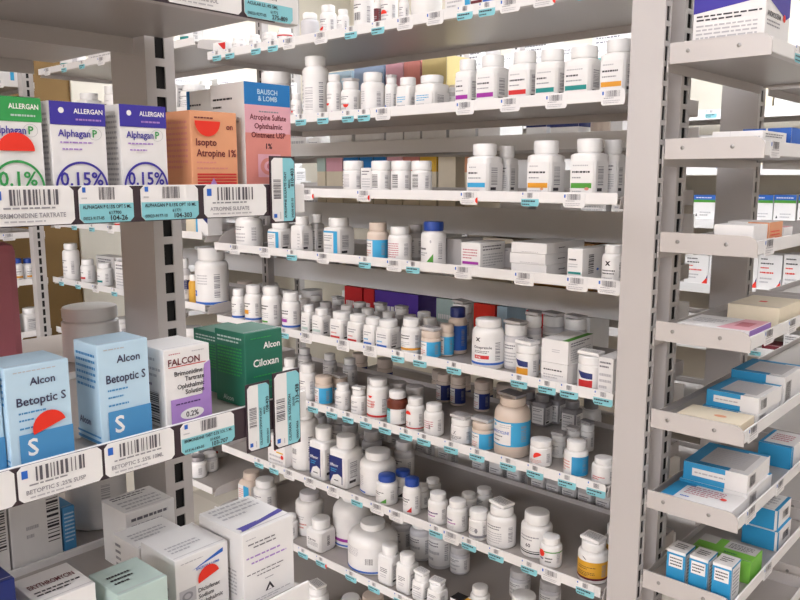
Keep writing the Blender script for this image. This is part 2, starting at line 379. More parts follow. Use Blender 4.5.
# ------------------------------------------------------------------ price tags
def tag_mesh(W, H, kind, txt=None, seed=0, vertical=False):
    """a card W wide and H high in the plane y=0, seen from -y"""
    rnd = random.Random(seed); mb = MB()
    w, h = (H, W) if vertical else (W, H)
    c = min(w, h)*.12
    pts = [(c, 0), (w-c, 0), (w, c), (w, h-c), (w-c, h), (c, h), (0, h-c), (0, c)]
    if vertical: S = Surf((W/2, 0, -H/2), (0, 0, 1), (-1, 0, 0), (0, -1, 0))
    else: S = Surf((-W/2, 0, -H/2), (1, 0, 0), (0, 0, 1), (0, -1, 0))
    f0 = [S.p(u, v, 0) for u, v in pts]; f1 = [S.p(u, v, .0007) for u, v in pts]; n = len(pts)
    mb.add(f0+f1, [tuple(range(n))[::-1], tuple(range(n, 2*n))]+[(i, (i+1) % n, n+(i+1) % n, n+i) for i in range(n)], 'paper')
    class O:
        curved = False
        def p(self, u, v, e=0): return S.p(u, v, e+.0007)
    o = O(); big = h > .022 and w > .045
    if kind == 'b':
        mb.poly(o, [(c, 0), (w-c, 0), (w, c), (w, .52*h), (0, .52*h), (0, c)], 'tagblue', .0002)
        ops = [('b', .36, .62, .66, .96, 'code'), ('g', .04, .62, .16, .72, 1, 'mid'), ('r', .06, .82, .12, .96, 'blue')]
        if txt: ops += [('t', txt[0], .05, .38, .1, 'dark', .9), ('t', txt[1], .52, .22, .09, 'dark', .3), ('t', txt[2], .05, .08, .09, 'dark', .38), ('t', txt[3], .55, .05, .14, 'dark', .42)]
        else: ops += [('g', .06, .26, .94, .5, 1, 'dark'), ('g', .06, .06, .8, .24, 1, 'dark')]
    else:
        ops = [('b', .2, .52, .8, .92, 'code'), ('r', .04, .66, .11, .88, 'blue'), ('g', .12, .4, .85, .5, 1, 'grey')]
        if txt: ops += [('t', txt[0], .08, .2, .12, 'grey', .8), ('g', .12, .06, .8, .16, 1, 'mid')]
        else: ops += [('g', .1, .1, .8, .34, 2, 'mid')]
    mb.ops(o, w, h, ops, rnd)
    return mb
_tags = {}
def small_tag(kind, W=.037, H=.027):
    k = (kind, W, H)
    if k not in _tags: _tags[k] = tag_mesh(W, H, kind, seed=len(_tags)).build('price_tag'); return _tags[k]
    c = _tags[k].copy(); col.objects.link(c); return c
SHELF_N = {}
def shelf(key, axis, a0, a1, front, depth_, deck, ztop, liph, name, desc, label, tags=(), bracket=None, holder=False, group=None, endstop=False, gap=None, lipm=None):
    """a0..a1 along the shelf (X for axis Y, Y for axis X); front plane, lip from ztop down"""
    L = a1-a0; mid = (a0+a1)/2
    loc = (mid, front, deck) if axis == 'Y' else (front, mid, deck)
    r = empty(name, loc, 0 if axis == 'Y' else math.pi/2); tag(r, label, 'shelf', group)
    mb = MB(); 
    ga, gb = (gap[1], gap[2]) if gap else (depth_, depth_)
    if ga > .001: mb.box(-L/2, L/2, 0.0002, ga, -.0035, 0, DECKM)
    if gap: mb.box(-L/2, L/2-gap[0], max(ga, .0002), gb, -.0035, 0, DECKM)
    if gb < depth_: mb.box(-L/2, L/2, gb, depth_, -.0035, 0, DECKM)
    mb.build('deck', r)
    zt = ztop-deck; mb = MB(); Lr = L/2-(gap[0] if gap and gap[1] == 0 else 0); mb.box(-L/2, Lr, -.003, 0, zt-liph, zt, LIPM, .0008); mb.box(-L/2, Lr, 0, .012, zt-liph, zt-liph+.002, ENAMEL); mb.build('front_lip', r)
    mb = MB(); mb.box(-L/2, L/2-(gap[0] if gap else 0), depth_, depth_+.0025, -.02, .012 if not gap else -.001, ENAMEL); mb.build('back_flange', r)
    if bracket:
        hb = bracket
        for sx in (-1, 1):
            x = sx*(L/2+.0018); y1 = depth_*.98
            pts = [(y1, -hb*.25), (y1, hb*.75), (.016, hb*.75)]+[(.016-.019*math.sin(a*math.pi/8), hb*.75-.014*(1-math.cos(a*math.pi/8))) for a in range(1, 5)]+[(-.003, -hb*.25)]
            mb = MB(); mb.prism(pts, 'x', x-.0016, x+.0016, ENAMEL); b = mb.build('end_bracket', r)
            if sx < 0:
                for yy in (y1-.03, .045):
                    ms = MB(); ms.lathe([(.0034, 0), (.0034, .001), (.0024, .0016)], STEEL, 14); so = ms.build('screw', b); so.location = (x-.0016, yy, hb*.3); so.rotation_euler = (0, -math.pi/2, 0)
    elif endstop is not None:
        for sx in (-1, 1):
            x = sx*(L/2+.0012); tall = .05 if (endstop and sx < 0) else .012
            pts = [(depth_, -.018), (depth_, tall), (.09, tall)]+[(.09-.08*math.sin(a*math.pi/12), tall*math.cos(a*math.pi/12)) for a in range(1, 7)]+[(.004, -.018)]
            mb = MB(); mb.prism(pts, 'x', x-.001, x+.001, ENAMEL); mb.build('end_bracket', r)
    if holder:
        mb = MB(); mb.box(-L/2, L/2-.028, -.0046, -.003, zt-.0275, zt-.0005, HOLDER); mb.build('tag_holder', r)
    for t in tags:
        px, k = t[0], t[1]; W = t[2] if len(t) > 2 else (.0395 if k == 'b' else .045)
        zc = ztop-.0145
        if axis == 'Y': u = x_at(px, front, zc)-mid
        else: u = y_at(px, front, zc)-mid
        o = small_tag(k, W); o.parent = r; o.location = (u, -.0032-.0005*(len(t) > 3), zc-deck); o['label'] = 'pale blue and white price tag' if k == 'b' else 'white price tag'
    defshelf(key, axis, front, deck, depth_, desc, (a0, a1)); SH[key].root = r
    return r
def shelf_sticker(key, px, dz=-.02, rad=.006):
    s = SH[key]; r = s.root; u = x_at(px, s.front, s.deck)-r.location.x
    S = Surf((u, -.0052, dz+.012), (1, 0, 0), (0, 0, 1), (0, -1, 0)); mb = MB(); mb.poly(S, half_disc(rad, math.pi/2)+half_disc(rad, -math.pi/2)[:0], 'sticker', 0); 
    o = mb.build('sticker', r); o['label'] = 'red sticker on the shelf edge'
# central bay: eight shelves
BX0, BX1, YF, DP = -1.875, -.647, 1.30, .335
names8 = ['top', 'second', 'third', 'fourth', 'fifth', 'sixth', 'seventh', 'eighth', 'ninth']
tops = [.338, .153, -.028, -.183, -.392, -.572, -.781, -.990, -1.19]
TG = [[(218, 'b'), (231, 'b'), (257, 'b'), (274, 'b'), (290, 'w'), (322, 'w'), (352, 'b'), (379, 'b'), (406, 'w'), (436, 'w'), (466, 'b'), (488, 'b'), (511, 'w'), (545, 'w'), (588, 'b')],
      [(302, 'b'), (324, 'b'), (349, 'b'), (365, 'b'), (384, 'w'), (466, 'w'), (511, 'w'), (557, 'w'), (614, 'w')],
      [(308, 'w'), (365, 'w'), (470, 'w'), (531, 'b'), (575, 'w')],
      [(236, 'w'), (266, 'w'), (293, 'b'), (324, 'w'), (366, 'b'), (395, 'w'), (414, 'b'), (464, 'w'), (525, 'w'), (578, 'w'), (610, 'w')],
      [(285, 'b'), (307, 'w'), (344, 'w'), (371, 'w'), (399, 'b'), (421, 'b'), (455, 'b'), (520, 'b'), (548, 'b'), (570, 'b'), (604, 'b')],
      [(302, 'b'), (314, 'b'), (333, 'b'), (349, 'b'), (367, 'b'), (386, 'b'), (407, 'b'), (425, 'b'), (452, 'b'), (478, 'b'), (509, 'b'), (536, 'b'), (568, 'b'), (597, 'b')],
      [(260, 'b'), (275, 'b'), (290, 'w'), (311, 'w'), (334, 'w'), (358, 'b'), (378, 'w'), (397, 'w'), (437, 'b'), (452, 'w'), (470, 'b'), (497, 'b'), (530, 'b'), (552, 'w'), (586, 'b')],
      [(304, 'b'), (322, 'b'), (352, 'b'), (375, 'b'), (401, 'b')], []]
for i in range(9):
    shelf('S%d' % (i+1), 'Y', BX0 if i < 7 else -1.925, BX1, YF, DP, tops[i]-.011, tops[i], .021, 'metal_shelf', names8[i]+' central shelf', 'white metal shelf with price tags, %s from top of central bay' % names8[i], TG[i], endstop=(i == 3), group='central bay shelves')
for k, px in (('S3', 315), ('S3', 371), ('S3', 479), ('S1', 557), ('S8', 328)): shelf_sticker(k, px)
# bay left of the central one
for i, zt in enumerate([.385, .2, .02, -.158, -.37, -.56, -.75, -.935]):
    shelf('B%d' % (i+1), 'Y', -2.925, -1.935, YF, DP, zt-.011, zt, .021, 'metal_shelf', names8[i]+' shelf left of central bay', 'white metal shelf, %s down in the bay left of the central one' % names8[i], [(px_of(-2.85+.13*j, YF, zt), 'b' if (i+j) % 3 else 'w') for j in range(7)], group='left bay shelves')
# the shelves behind, back to back with the central bay
for i, (dk, fl) in enumerate([(.068, .104), (-.148, -.078), (-.326, -.268), (-.50, -.452), (-.665, -.62), (-.845, -.80)]):
    shelf('O%d' % (i+1), 'Y', -2.9, -.652, 1.667, .2, dk, fl, fl-dk+.003, 'metal_shelf', names8[i]+' shelf backing central bay', 'plain metal shelf backing onto the central bay, %s down' % names8[i], group='backing shelves')
# far wall shelving
for i, zt in enumerate([.42, .23, .04, -.145, -.375, -.58, -.8, -1.02]):
    shelf('F%d' % (i+1), 'Y', -2.9, 1.1, 2.78, .3, zt-.012, zt, .034, 'metal_shelf', names8[i]+' back wall shelf', 'long white shelf on the back wall, %s down' % names8[i], [(px_of(-2.7+.4*j+.05*i, 2.78, zt), 'b' if (i+j) % 2 else 'w') for j in range(9)], group='back wall shelves')
for i, zt in enumerate([.34, .15, -.04, -.2, -.374, -.57, -.76, -.95]):
    shelf('W%d' % (i+1), 'X', -.9, 1.29, -2.95, .3, zt-.011, zt, .022, 'metal_shelf', names8[i]+' far left shelf', 'white metal shelf by the brown left wall, %s down' % names8[i], [(px_of(-2.95, .6+.14*j, zt), 'b' if j % 2 else 'w') for j in range(5)], group='far left shelves')
for i, zt in enumerate([.36, .17, -.02, -.2, -.4, -.6]):
    shelf('V%d' % (i+1), 'X', 1.95, 2.7, -3.04, .28, zt-.011, zt, .022, 'metal_shelf', names8[i]+' shelf at end of back aisle', 'white metal shelf closing the back aisle, %s down' % names8[i], group='back aisle end shelves')
# left foreground unit
LX = -.55
LT = [(.161, 'upper'), (-.003, 'second'), (-.197, 'third'), (-.391, 'lowest visible')]
for i, (zt, nm) in enumerate(LT):
    shelf('L%d' % i, 'X', -.16, .475 if i != 1 else .478, LX, .236, zt-.012, zt-.003, .026, 'metal_shelf', nm+' left shelf', 'near white metal shelf with big price tags, %s in left unit' % nm, holder=(i < 3), group='left foreground shelves', endstop=None, gap=(.024, .213, .236))
    shelf('K%d' % i, 'X', -.16, .477, LX-.244, .235, zt-.012, zt-.006, .012, 'metal_shelf', nm+' shelf behind left unit', 'white metal shelf on the rear side of the left unit, %s' % nm, group='left rear shelves', endstop=None, gap=(.026, 0, .052))
def big_tag(key, x0, x1, kind, txt=None, vertical=False, y0=None, y1=None, zo=0.0, seed=3):
    s = SH[key]; r = s.root; X = LX+.0052
    zc = s.deck-.0045+zo
    if vertical:
        ua, ub = y_at(x0, X, zc), y_at(x1, X, zc); ym = (ua+ub)/2; za, zb = z_at(X, ym, y0), z_at(X, ym, y1); H = za-zb; zc = (za+zb)/2
    else: ua, ub = y_at(x0, X, zc), y_at(x1, X, zc); H = .0265
    mb = tag_mesh(ub-ua, H, kind, txt, seed, vertical)
    if vertical: mb.box(-(ub-ua)/2-.0015, (ub-ua)/2+.0015, .0001, .0012, -H/2-.0015, H/2+.0015, HOLDER)
    o = mb.build('price_tag', r); o.location = ((ua+ub)/2-r.location.y, -.0049 if not vertical else -.0066, zc-r.location.z)
    o['label'] = ('upright ' if vertical else '')+('pale blue and white price tag' if kind == 'b' else 'white price tag')
big_tag('L0', 165, 241, 'w', ('XALATAN .005% SOL',), seed=4)
big_tag('L0', 244, 292, 'b', ('ACULAR LS .4% 5ML', '61772', '00023-9277-05', '275-809'), seed=5)
big_tag('L1', -8, 74, 'w', ('BRIMONIDINE TARTRATE',), seed=6)
big_tag('L1', 79, 133, 'b', ('ALPHAGAN P 0.15% OPT 5 ML', '617700', '00023-9177-05', '104-26'), seed=7)
big_tag('L1', 141, 198, 'b', ('ALPHAGAN P 0.15% OPT 10 ML', '61771', '00023-9177-10', '104-303'), seed=8)
big_tag('L1', 204, 266, 'w', ('ATROPINE SULFATE',), seed=9)
big_tag('L1', 271, 293, 'b', ('ATROPINE SULFATE OINT', '48522', '24208-825-55', '810-403'), True, 158, 221, seed=10)
big_tag('L2', -70, 15, 'w', ('BETAXOLOL',), seed=11)
big_tag('L2', 18, 102, 'w', ('BETOPTIC S .25% SUSP',), seed=12)
big_tag('L2', 105, 174, 'w', ('BETOPTIC S .25% 10ML',), seed=13)
big_tag('L2', 181, 234, 'b', ('BRIMONIDINE TART 0.2% SOL 5 ML', '514300', '61314-143-05', '103-707'), seed=14)
big_tag('L2', 247, 268, 'b', ('CILOXAN OPHTH OINT', '40035', '00065-0654', '108-430'), True, 384, 448, seed=15)
big_tag('L2', 274, 298, 'b', ('CILOXAN .3% SOLUTION', '33105', '00065-0656', '313-438'), True, 372, 444, seed=16)
# right unit
RB = [(.183, .218), (.0295, .063), (-.125, -.0935), (-.278, -.2465), (-.4345, -.407), (-.584, -.556), (-.737, -.707), (-.89, -.86)]
RX1 = -.402
for i, (zb, zt) in enumerate(RB):
    for j, (ya, yb) in enumerate(((1.2835, 1.75), (1.80, 2.3))):
        shelf('R%d%s' % (i+1, 'ab'[j]), 'X', ya, yb, RX1, .158, zb+.008, zb+.026, .022, 'metal_shelf', names8[i]+' right shelf', 'white metal shelf with screwed end bracket, %s down in %s right bay' % (names8[i], ('near', 'far')[j]), bracket=.0335, group='right bay shelves')
def rtag(key, px, kind='b', W=.052):
    s = SH[key]; r = s.root; zc = s.deck+.006; u = y_at(px, RX1, zc)-r.location.y
    o = small_tag(kind, W); o.parent = r; o.location = (u, -.0034, zc-s.deck); o['label'] = 'small price tag'
for k, px, kd in (('R1a', 797, 'b'), ('R2a', 773, 'w'), ('R3a', 767, 'w'), ('R4a', 767, 'w'), ('R4a', 790, 'w'), ('R5a', 751, 'w'), ('R6a', 749, 'w'), ('R6a', 778, 'w'), ('R7a', 766, 'w')): rtag(k, px, kd)
# ------------------------------------------------------------------ slotted posts
def post(x0, x1, y0, y1, z0, z1, face, label, group, sw=.0115, pitch=.0318, sh=.0235, offset=0.0):
    """hollow square-section post; the slot column runs down one face"""
    r = empty('upright_post', ((x0+x1)/2, (y0+y1)/2, z0)); tag(r, label, 'shelf post', group)
    a, b, H, t = (x1-x0)/2, (y1-y0)/2, z1-z0, .002
    mb = MB(); 
    def plate(f):
        return {'-X': (-a, -a+t, -b, b), '+X': (a-t, a, -b, b), '-Y': (-a+t, a-t, -b, -b+t), '+Y': (-a+t, a-t, b-t, b)}[f]
    for f in ('-X', '+X', '-Y', '+Y'):
        if f == face: continue
        p = plate(f); mb.box(*p, 0, H, POSTM)
    mb.build('channel', r)
    mb = MB(); p = plate(face)
    if face in ('+X', '-X'): A, B, mk = p[2], p[3], lambda u0, u1, za, zb: mb.box(p[0], p[1], u0, u1, za, zb, POSTM)
    else: A, B, mk = p[0], p[1], lambda u0, u1, za, zb: mb.box(u0, u1, p[2], p[3], za, zb, POSTM)
    c = (A+B)/2; mk(A, c-sw/2, 0, H); mk(c+sw/2, B, 0, H)
    z = offset
    while z < H: mk(c-sw/2, c+sw/2, z, min(H, z+pitch-sh)); z += pitch
    o = mb.build('slot_strip', r)
    mb = MB(); q = .5
    mb.box(-a*q if face != '+X' else -a*.2, a*q if face != '+X' else a*.9, -b*q if face != '-Y' else -b*.78, b*q if face != '-Y' else b*.2, .002, H-.002, SLOT_SHADE); o = mb.build('shade_core', r); o['label'] = 'dark block added for shade inside the post'  # block added inside so the slots look dark with shade
    return r
ZT = 1.15
post(-.623, -.565, 1.274, 1.299, FLOOR, ZT, '+X', 'broad white corner post right of the central bay, nearest', 'corner posts', sw=.0135)
post(-.642, -.565, 1.352, 1.394, FLOOR, ZT, '+X', 'slotted white post just behind the broad corner post', 'corner posts', sw=.018)
post(-.642, -.565, 1.754, 1.796, FLOOR, ZT, '+X', 'slotted white post between the two right bays', 'corner posts')
post(-.842, -.770, .455, .490, FLOOR, ZT, '+X', 'large slotted post at the end of the left foreground unit', 'left unit posts')
xa = x_at(265, 1.645, -.1)
post(xa-.016, xa+.016, 1.6385, 1.6645, FLOOR, ZT, '-Y', 'narrow slotted post behind the left end of the central bay', 'narrow back posts', sw=.008)
for px, lb in ((298, 'left of the middle'), (463, 'in the middle'), (517, 'right of the middle')):
    x = x_at(px, 2.765, .1); post(x-.02, x+.02, 2.74, 2.776, FLOOR, ZT, '-Y', 'narrow slotted post before the back wall shelves, '+lb, 'narrow back posts', sw=.01)
y = y_at(33, -2.94, -.1)
post(-2.945, -2.91, y-.02, y+.02, FLOOR, ZT, '+X', 'narrow slotted post of the far left shelves', 'narrow back posts', sw=.01)
x = x_at(130, 1.64, -.2)
post(x-.018, x+.018, 1.6385, 1.6645, FLOOR, ZT, '-Y', 'narrow slotted post behind the bay left of centre', 'narrow back posts', sw=.01)
# ------------------------------------------------------------------ medicines
WB = 'white pill bottle'
def sero(c): return banded(c)
# --- top shelf, central bay
carton('S1', 213, 226, 42, .04, 'small white box with red corner', faces=dict(F=[('p', [(.95, .2), (.95, .9), (.4, .9)], 'red'), ('g', .1, .1, .4, .5, 2, 'mid')]))
bottle('S1', 232, 246, 38, 'rd', WB+' with grey print', lab=plain()); bottle('S1', 249, 261, 35, 'rd', WB+' with plain label', lab=plain(4))
bottle('S1', 263, 277, 33, 'jar', 'squat white jar', lab=plain(3)); bottle('S1', 277, 293, 29, 'rd', WB+' with red lettering', lab=around('red', .8, .95))
bottle('S1', 301, 319, 14, 'rd', 'cloudy white bottle without label', body='clear', lab=None); bottle('S1', 320, 337, 6, 'rd', 'tall white bottle with red sticker', lab=plain(), stick=(-.1, .3, .0065, math.radians(205)))
bottle('S1', 337, 349, 10, 'rd', WB+' with small print', lab=plain(6)); bottle('S1', 354, 374, -14, 'tall', 'tall white bottle with barcode front', lab=[('g', .1, .75, .8, .95, 2, 'dark'), ('b', .25, .3, .8, .6, 'dark')])
bottle('S1', 374, 381, -6, 'rd', 'narrow bottle with dark red side', lab=around('maroon', 0, .9)); bottle('S1', 381, 398, -12, 'rd', 'white bottle with red half-disc sticker', lab=plain(3), stick=(0, .32, .0085, 0))
bottle('S1', 399, 409, -5, 'rd', 'slim bottle with red spot', lab=plain(3), stick=(.3, .15, .004, 0, 1)); bottle('S1', 411, 442, -26, 'jug', 'large blank white jar', lab=None, h=.11)
carton('S1', 445, 470, -20, .05, 'white box with blue edge stripe', faces=dict(F=[('r', .8, 0, 1, 1, 'sky'), ('g', .1, .2, .7, .8, 5, 'mid')]))
carton('S1', 471, 482, -10, .05, 'white box with burgundy print', faces=dict(F=[('r', 0, .1, 1, .5, 'maroon'), ('g', .1, .6, .9, .9, 2, 'grey')]))
carton('S1', 483, 497, -24, .05, 'white box with blue face', faces=dict(F=[('r', 0, .1, 1, .8, 'blue')]))
carton('S1', 500, 526, -22, .06, 'white box with grey print', faces=dict(F=plain())); carton('S1', 528, 560, -24, .06, 'wide white box with grey print', faces=dict(F=plain(7)))
bottle('S1', 566, 590, -30, 'sq', WB+' with sky blue band', lab=banded('sky')); bottle('S1', 600, 626, -32, 'sq', WB+' with orange band', lab=banded('orange'))
# --- second shelf
bottle('S2', 262, 292, 73, 'jar', 'broad white jar with wide cap', lab=plain(3)); bottle('S2', 291, 302, 94, 'rd', 'small white bottle with orange dot', lab=plain(2), stick=(0, .3, .003, 0, 1))
bottle('S2', 303, 329, 57, 'tall', 'tall white bottle with thin column print', lab=[('g', .05, .1, .3, .9, 8, 'mid'), ('B', .45, .15, .9, .7, 'mid')], labv=(.04, .7))
bottle('S2', 327, 342, 75, 'tall', 'slim white bottle with red sticker', lab=[('g', .1, .6, .8, .9, 2, 'mid'), ('disc', .8, .06, .07, .05, 'violet')], stick=(-.2, .32, .0055, math.pi))
bottle('S2', 341, 361, 78, 'rd', 'white bottle with red half-disc sticker', lab=plain(2), leaflet='gray', stick=(.25, .33, .0075, math.pi))
bottle('S2', 361, 385, 73, 'rd', 'round white bottle with grey print', lab=[('g', .1, .3, .5, .9, 6, 'mid')], side=True)
bottle('S2', 385, 398, 74, 'tall', 'slim bottle with dark blue print', lab=[('r', 0, .02, .35, .3, 'blue'), ('g', .4, .1, .95, .9, 8, 'grey')], dy=.055, leaflet='gray')
bottle('S2', 397, 419, 78, 'sq', WB+' with blue foot band, smaller', lab=[('g', .1, .5, .8, .9, 3, 'sky'), ('r', 0, 0, 1, .16, 'blue'), ('g', .1, .25, .8, .4, 1, 'grey')], labv=(.02, .5))
bottle('S2', 416, 448, 76, 'sq', WB+' with blue foot band, broader', lab=[('g', .1, .5, .8, .9, 3, 'sky'), ('r', 0, 0, 1, .16, 'blue'), ('g', .1, .25, .8, .4, 1, 'grey')], labv=(.02, .5))
bottle('S2', 446, 458, 88, 'rd', 'small grey bottle with barcode', body='gray', lab=plain(2), dy=.07)
bottle('S2', 456, 479, 60, 'sq', WB+' with violet band', lab=sero('violet')); bottle('S2', 477, 508, 56, 'sq', WB+' with violet band', lab=sero('violet'))
bottle('S2', 509, 540, 52, 'sq', WB+' with red band', lab=sero('red')); bottle('S2', 536, 568, 50, 'sq', WB+' with teal band', lab=sero('teal')); bottle('S2', 565, 602, 47, 'sq', WB+' with teal band', lab=sero('teal'))
bottle('S2', 596, 608, 64, 'sq', 'grey white bottle', body='gray', dy=.12, lab=plain()); bottle('S2', 606, 640, 40, 'sq', WB+' with amber band', lab=sero('orange'))
# --- third shelf
for x0, c, lk in ((343, 'violet', 'purple print'), (371, 'mid', 'side barcode'), (391, 'mid', 'grey barcode'), (411, 'mid', 'lined barcode')):
    bottle('S3', x0, x0+21, 161, 'jar', 'white jar with '+lk, lab=[('B', .3, .2, .75, .9, 'dark' if c == 'mid' else 'mid')]+([('g', 0, .1, .2, .9, 5, 'plum')] if c == 'violet' else []), labv=(.08, .68), caph=.27)
carton('S3', 361, 371, 168, .03, 'narrow white leaflet box', faces=dict(F=plain()), dy=.03)
bottle('S3', 468, 501, 144, 'sq', WB+' with pale blue band', lab=banded('sky')); bottle('S3', 496, 517, 146, 'sq', WB+' turned to its side print', lab=plain(7), dy=.1)
bottle('S3', 528, 563, 141, 'sq', WB+' with yellow band', lab=banded('orange', [('disc', .7, .12, .08, .04, 'peach')])); bottle('S3', 571, 606, 139, 'sq', WB+' with green band', lab=banded('green', [('disc', .75, .14, .1, .05, 'salmon')])); bottle('S3', 600, 624, 140, 'sq', WB+' turned to its side print', lab=plain(7), dy=.1)
# --- fourth shelf
bottle('S4', 236, 263, 209, 'rd', 'large white bottle with orange dot', lab=plain(3), stick=(-.6, .42, .006, 0, 1))
bottle('S4', 269, 293, 221, 'sq', 'white bottle with blue edged label', lab=stripe('sky'), labv=(.05, .66)); bottle('S4', 292, 312, 216, 'sq', 'white bottle with thin side print', lab=[('g', .7, .1, .95, .9, 5, 'mid')])
bottle('S4', 310, 324, 214, 'sq', 'grey white square bottle', body='gray', lab=plain(), dy=.08); bottle('S4', 325, 353, 217, 'sq', 'white bottle with blue edged label', lab=stripe('sky'), labv=(.05, .66))
bottle('S4', 367, 389, 222, 'rd', 'beige bottle with bright blue label', body='beige', cap='beige', lab=bluewrap(), labv=(.05, .55)); bottle('S4', 388, 412, 226, 'rd', WB+' with red fine print', lab=[('g', .05, .1, .9, .9, 7, 'rose')])
bottle('S4', 407, 424, 224, 'rd', 'grey capped white bottle', body='gray', cap='gray', lab=plain(), dy=.1)
bottle('S4', 421, 446, 221, 'rd', 'white bottle with blue cap, green triangle', cap='capblue', lab=[('g', .02, .5, .7, .66, 1, 'dark'), ('g', .02, .3, .6, .46, 2, 'grey'), ('p', [(.95, .02), (.95, .4), (.5, .02)], 'green'), ('disc', .8, .85, .05, .06, 'mid')], labv=(.04, .7))
carton('S4', 443, 461, 239, .08, 'plain grey white box', base='gray', dy=.06); carton('S4', 461, 480, 243, .09, 'white box with violet stripe', faces=dict(F=[('g', .1, .4, .85, .8, 4, 'rose'), ('r', .08, .22, .92, .32, 'violet')], R=plain()))
carton('S4', 486, 512, 247, .1, 'grey white box with text', base='gray', faces=dict(F=plain(7)), dy=.05)
for k, (b0, c) in enumerate((('bottom', 0), ('middle', .0215), ('topmost', .043))):
    carton('S4', 511 if k != 1 else 510, 546, 0, .155, 'flat white box, %s of a stack of three' % b0, h=.021, up=c, rz=(.01, -.012, .02)[k], faces=dict(R=[('g', .3, .4, .6, .6, 1, 'dark')], F=[('g', .3, .1, .9, .2, 1, 'mid')]), dy=.03, unique=True)
carton('S4', 567, 582, 249, .08, 'white box with teal stripe', faces=dict(F=[('g', .1, .6, .8, .72, 1, 'dark'), ('g', .1, .4, .7, .55, 2, 'mid'), ('r', .08, .2, .92, .27, 'teal')], R=[('B', .3, .2, .55, .8, 'dark'), ('disc', .75, .3, .06, .04, 'blue')]))
carton('S4', 586, 602, 247, .09, 'white box with barcode side', faces=dict(F=plain(), R=[('B', .3, .2, .6, .85, 'dark')]), dy=.04)
bottle('S4', 603, 624, 244, 'rd', 'white bottle with black emblem', lab=[('p', [(.3, .9), (.42, .9), (.66, .7), (.54, .7)], 'dark'), ('p', [(.54, .9), (.66, .9), (.42, .7), (.3, .7)], 'dark'), ('g', .05, .3, .95, .55, 2, 'dark'), ('g', .1, .1, .8, .22, 1, 'mid')], labv=(.05, .7))
# --- fifth shelf, front row
Q = 'S5'
bottle(Q, 232, 246, 288, 'rd', WB+' with blue foot band', lab=around('blue', 0, .12)); bottle(Q, 245, 263, 284, 'rd', WB+' with yellow and blue label', lab=around('blue', 0, .1, [('r', .1, .3, .7, .5, 'orange')])); bottle(Q, 262, 282, 285, 'rd', WB+' with green foot print', lab=around('paper', 0, .1, [('r', .2, .04, .8, .12, 'green')]))
bottle(Q, 282, 301, 291, 'rd', WB+' with magenta and blue bands', lab=around('blue', 0, .1, [('r', .08, .26, .75, .42, 'violet')]))
bottle(Q, 302, 316, 304, 'sq', WB+' with teal print', lab=banded('mint')); bottle(Q, 313, 331, 307, 'sq', WB+' with teal print', lab=banded('mint'))
for a, b, t, c, lk in ((331, 353, 310, 'red', 'red foot band'), (348, 369, 313, 'red', 'red foot band'), (364, 382, 316, 'blue', 'bright blue foot band'), (377, 400, 318, 'blue', 'bright blue foot band')): bottle(Q, a, b, t, 'sq', WB+' with '+lk, lab=[('g', .1, .6, .85, .9, 2, 'grey'), ('g', .1, .3, .8, .5, 1, 'salmon' if c == 'red' else 'sky'), ('r', .05, .05, .9, .2, c)], labv=(.04, .6), capr=.98)
bottle(Q, 401, 422, 317, 'rd', WB+' with yellow band', lab=around('orange', .08, .2), labv=(.08, .68), caph=.2)
BE = dict(body='beige', cap='beige')
bottle(Q, 421, 441, 325, 'jar', 'beige jar with blue wrap label', lab=bluewrap(), labv=(.05, .62), **BE, leaflet='gray'); bottle(Q, 440, 454, 323, 'jar', 'beige jar with blue wrap label', lab=bluewrap(), labv=(.05, .62), dy=.055, **BE)
bottle(Q, 448, 467, 306, 'rd', 'beige bottle with navy cap', lab=bluewrap('blue'), body='beige', cap='navy', dy=.075)
bottle(Q, 472, 504, 316, 'rd', 'big white bottle with red and blue bands', lab=[('r', -.3, .03, 1.6, .11, 'blue'), ('p', [(.35, 1.0), (.42, 1.0), (.58, .86), (.51, .86)], 'dark'), ('p', [(.51, 1.0), (.58, 1.0), (.42, .86), (.35, .86)], 'dark'), ('t', 'Omeprazole', .26, .61, .1, 'dark', .95), ('g', .3, .44, .95, .55, 2, 'dark'), ('r', .3, .24, .95, .37, 'red'), ('t', '20 mg', .36, .28, .06, 'white', .5), ('g', .45, .15, .7, .2, 1, 'mid')], labv=(.08, .74), caph=.15, stick=None)
bottle(Q, 504, 527, 318, 'jar', 'stacked white jar with grey lid', lab=plain(4), leaflet='gray', dy=.075, body='clear', unique=False); bottle(Q, 525, 541, 310, 'jar', 'stacked white jar with grey lid', lab=plain(4), leaflet='gray', dy=.14, body='clear')
NY = lambda c: [('p', [(0, .9), (.9, .8), (.9, .48), (.3, .52)], 'navy'), ('r', .1, .02, .9, .42, c)]
bottle(Q, 516, 539, 338, 'jar', 'white bottle with navy and yellow label', lab=NY('orange'), labv=(.08, .62), leaflet='white', capr=.98); bottle(Q, 534, 545, 345, 'jar', 'half hidden bottle with navy and yellow label', lab=NY('orange'), labv=(.08, .62), dy=.08)
carton(Q, 541, 567, 0, .085, 'lower white box of the stacked pair', h=.042, faces=dict(F=[('g', .1, .6, .9, .75, 1, 'dark'), ('g', .1, .25, .85, .5, 2, 'mid')]), unique=True)
carton(Q, 541, 567, 0, .105, 'upper white box with green stripe, stacked', h=.046, up=.0425, faces=dict(F=[('g', .4, .45, .7, .62, 2, 'mid')], R=plain(), T=[('r', .78, .0, 1, 1, 'green')]), rz=.03, unique=True)
bottle(Q, 578, 604, 348, 'jar', 'white bottle with navy and red label', lab=NY('red'), labv=(.08, .62), leaflet='white', capr=.98); carton(Q, 604, 619, 358, .07, 'tall white box by the post', faces=dict(F=plain(3)))
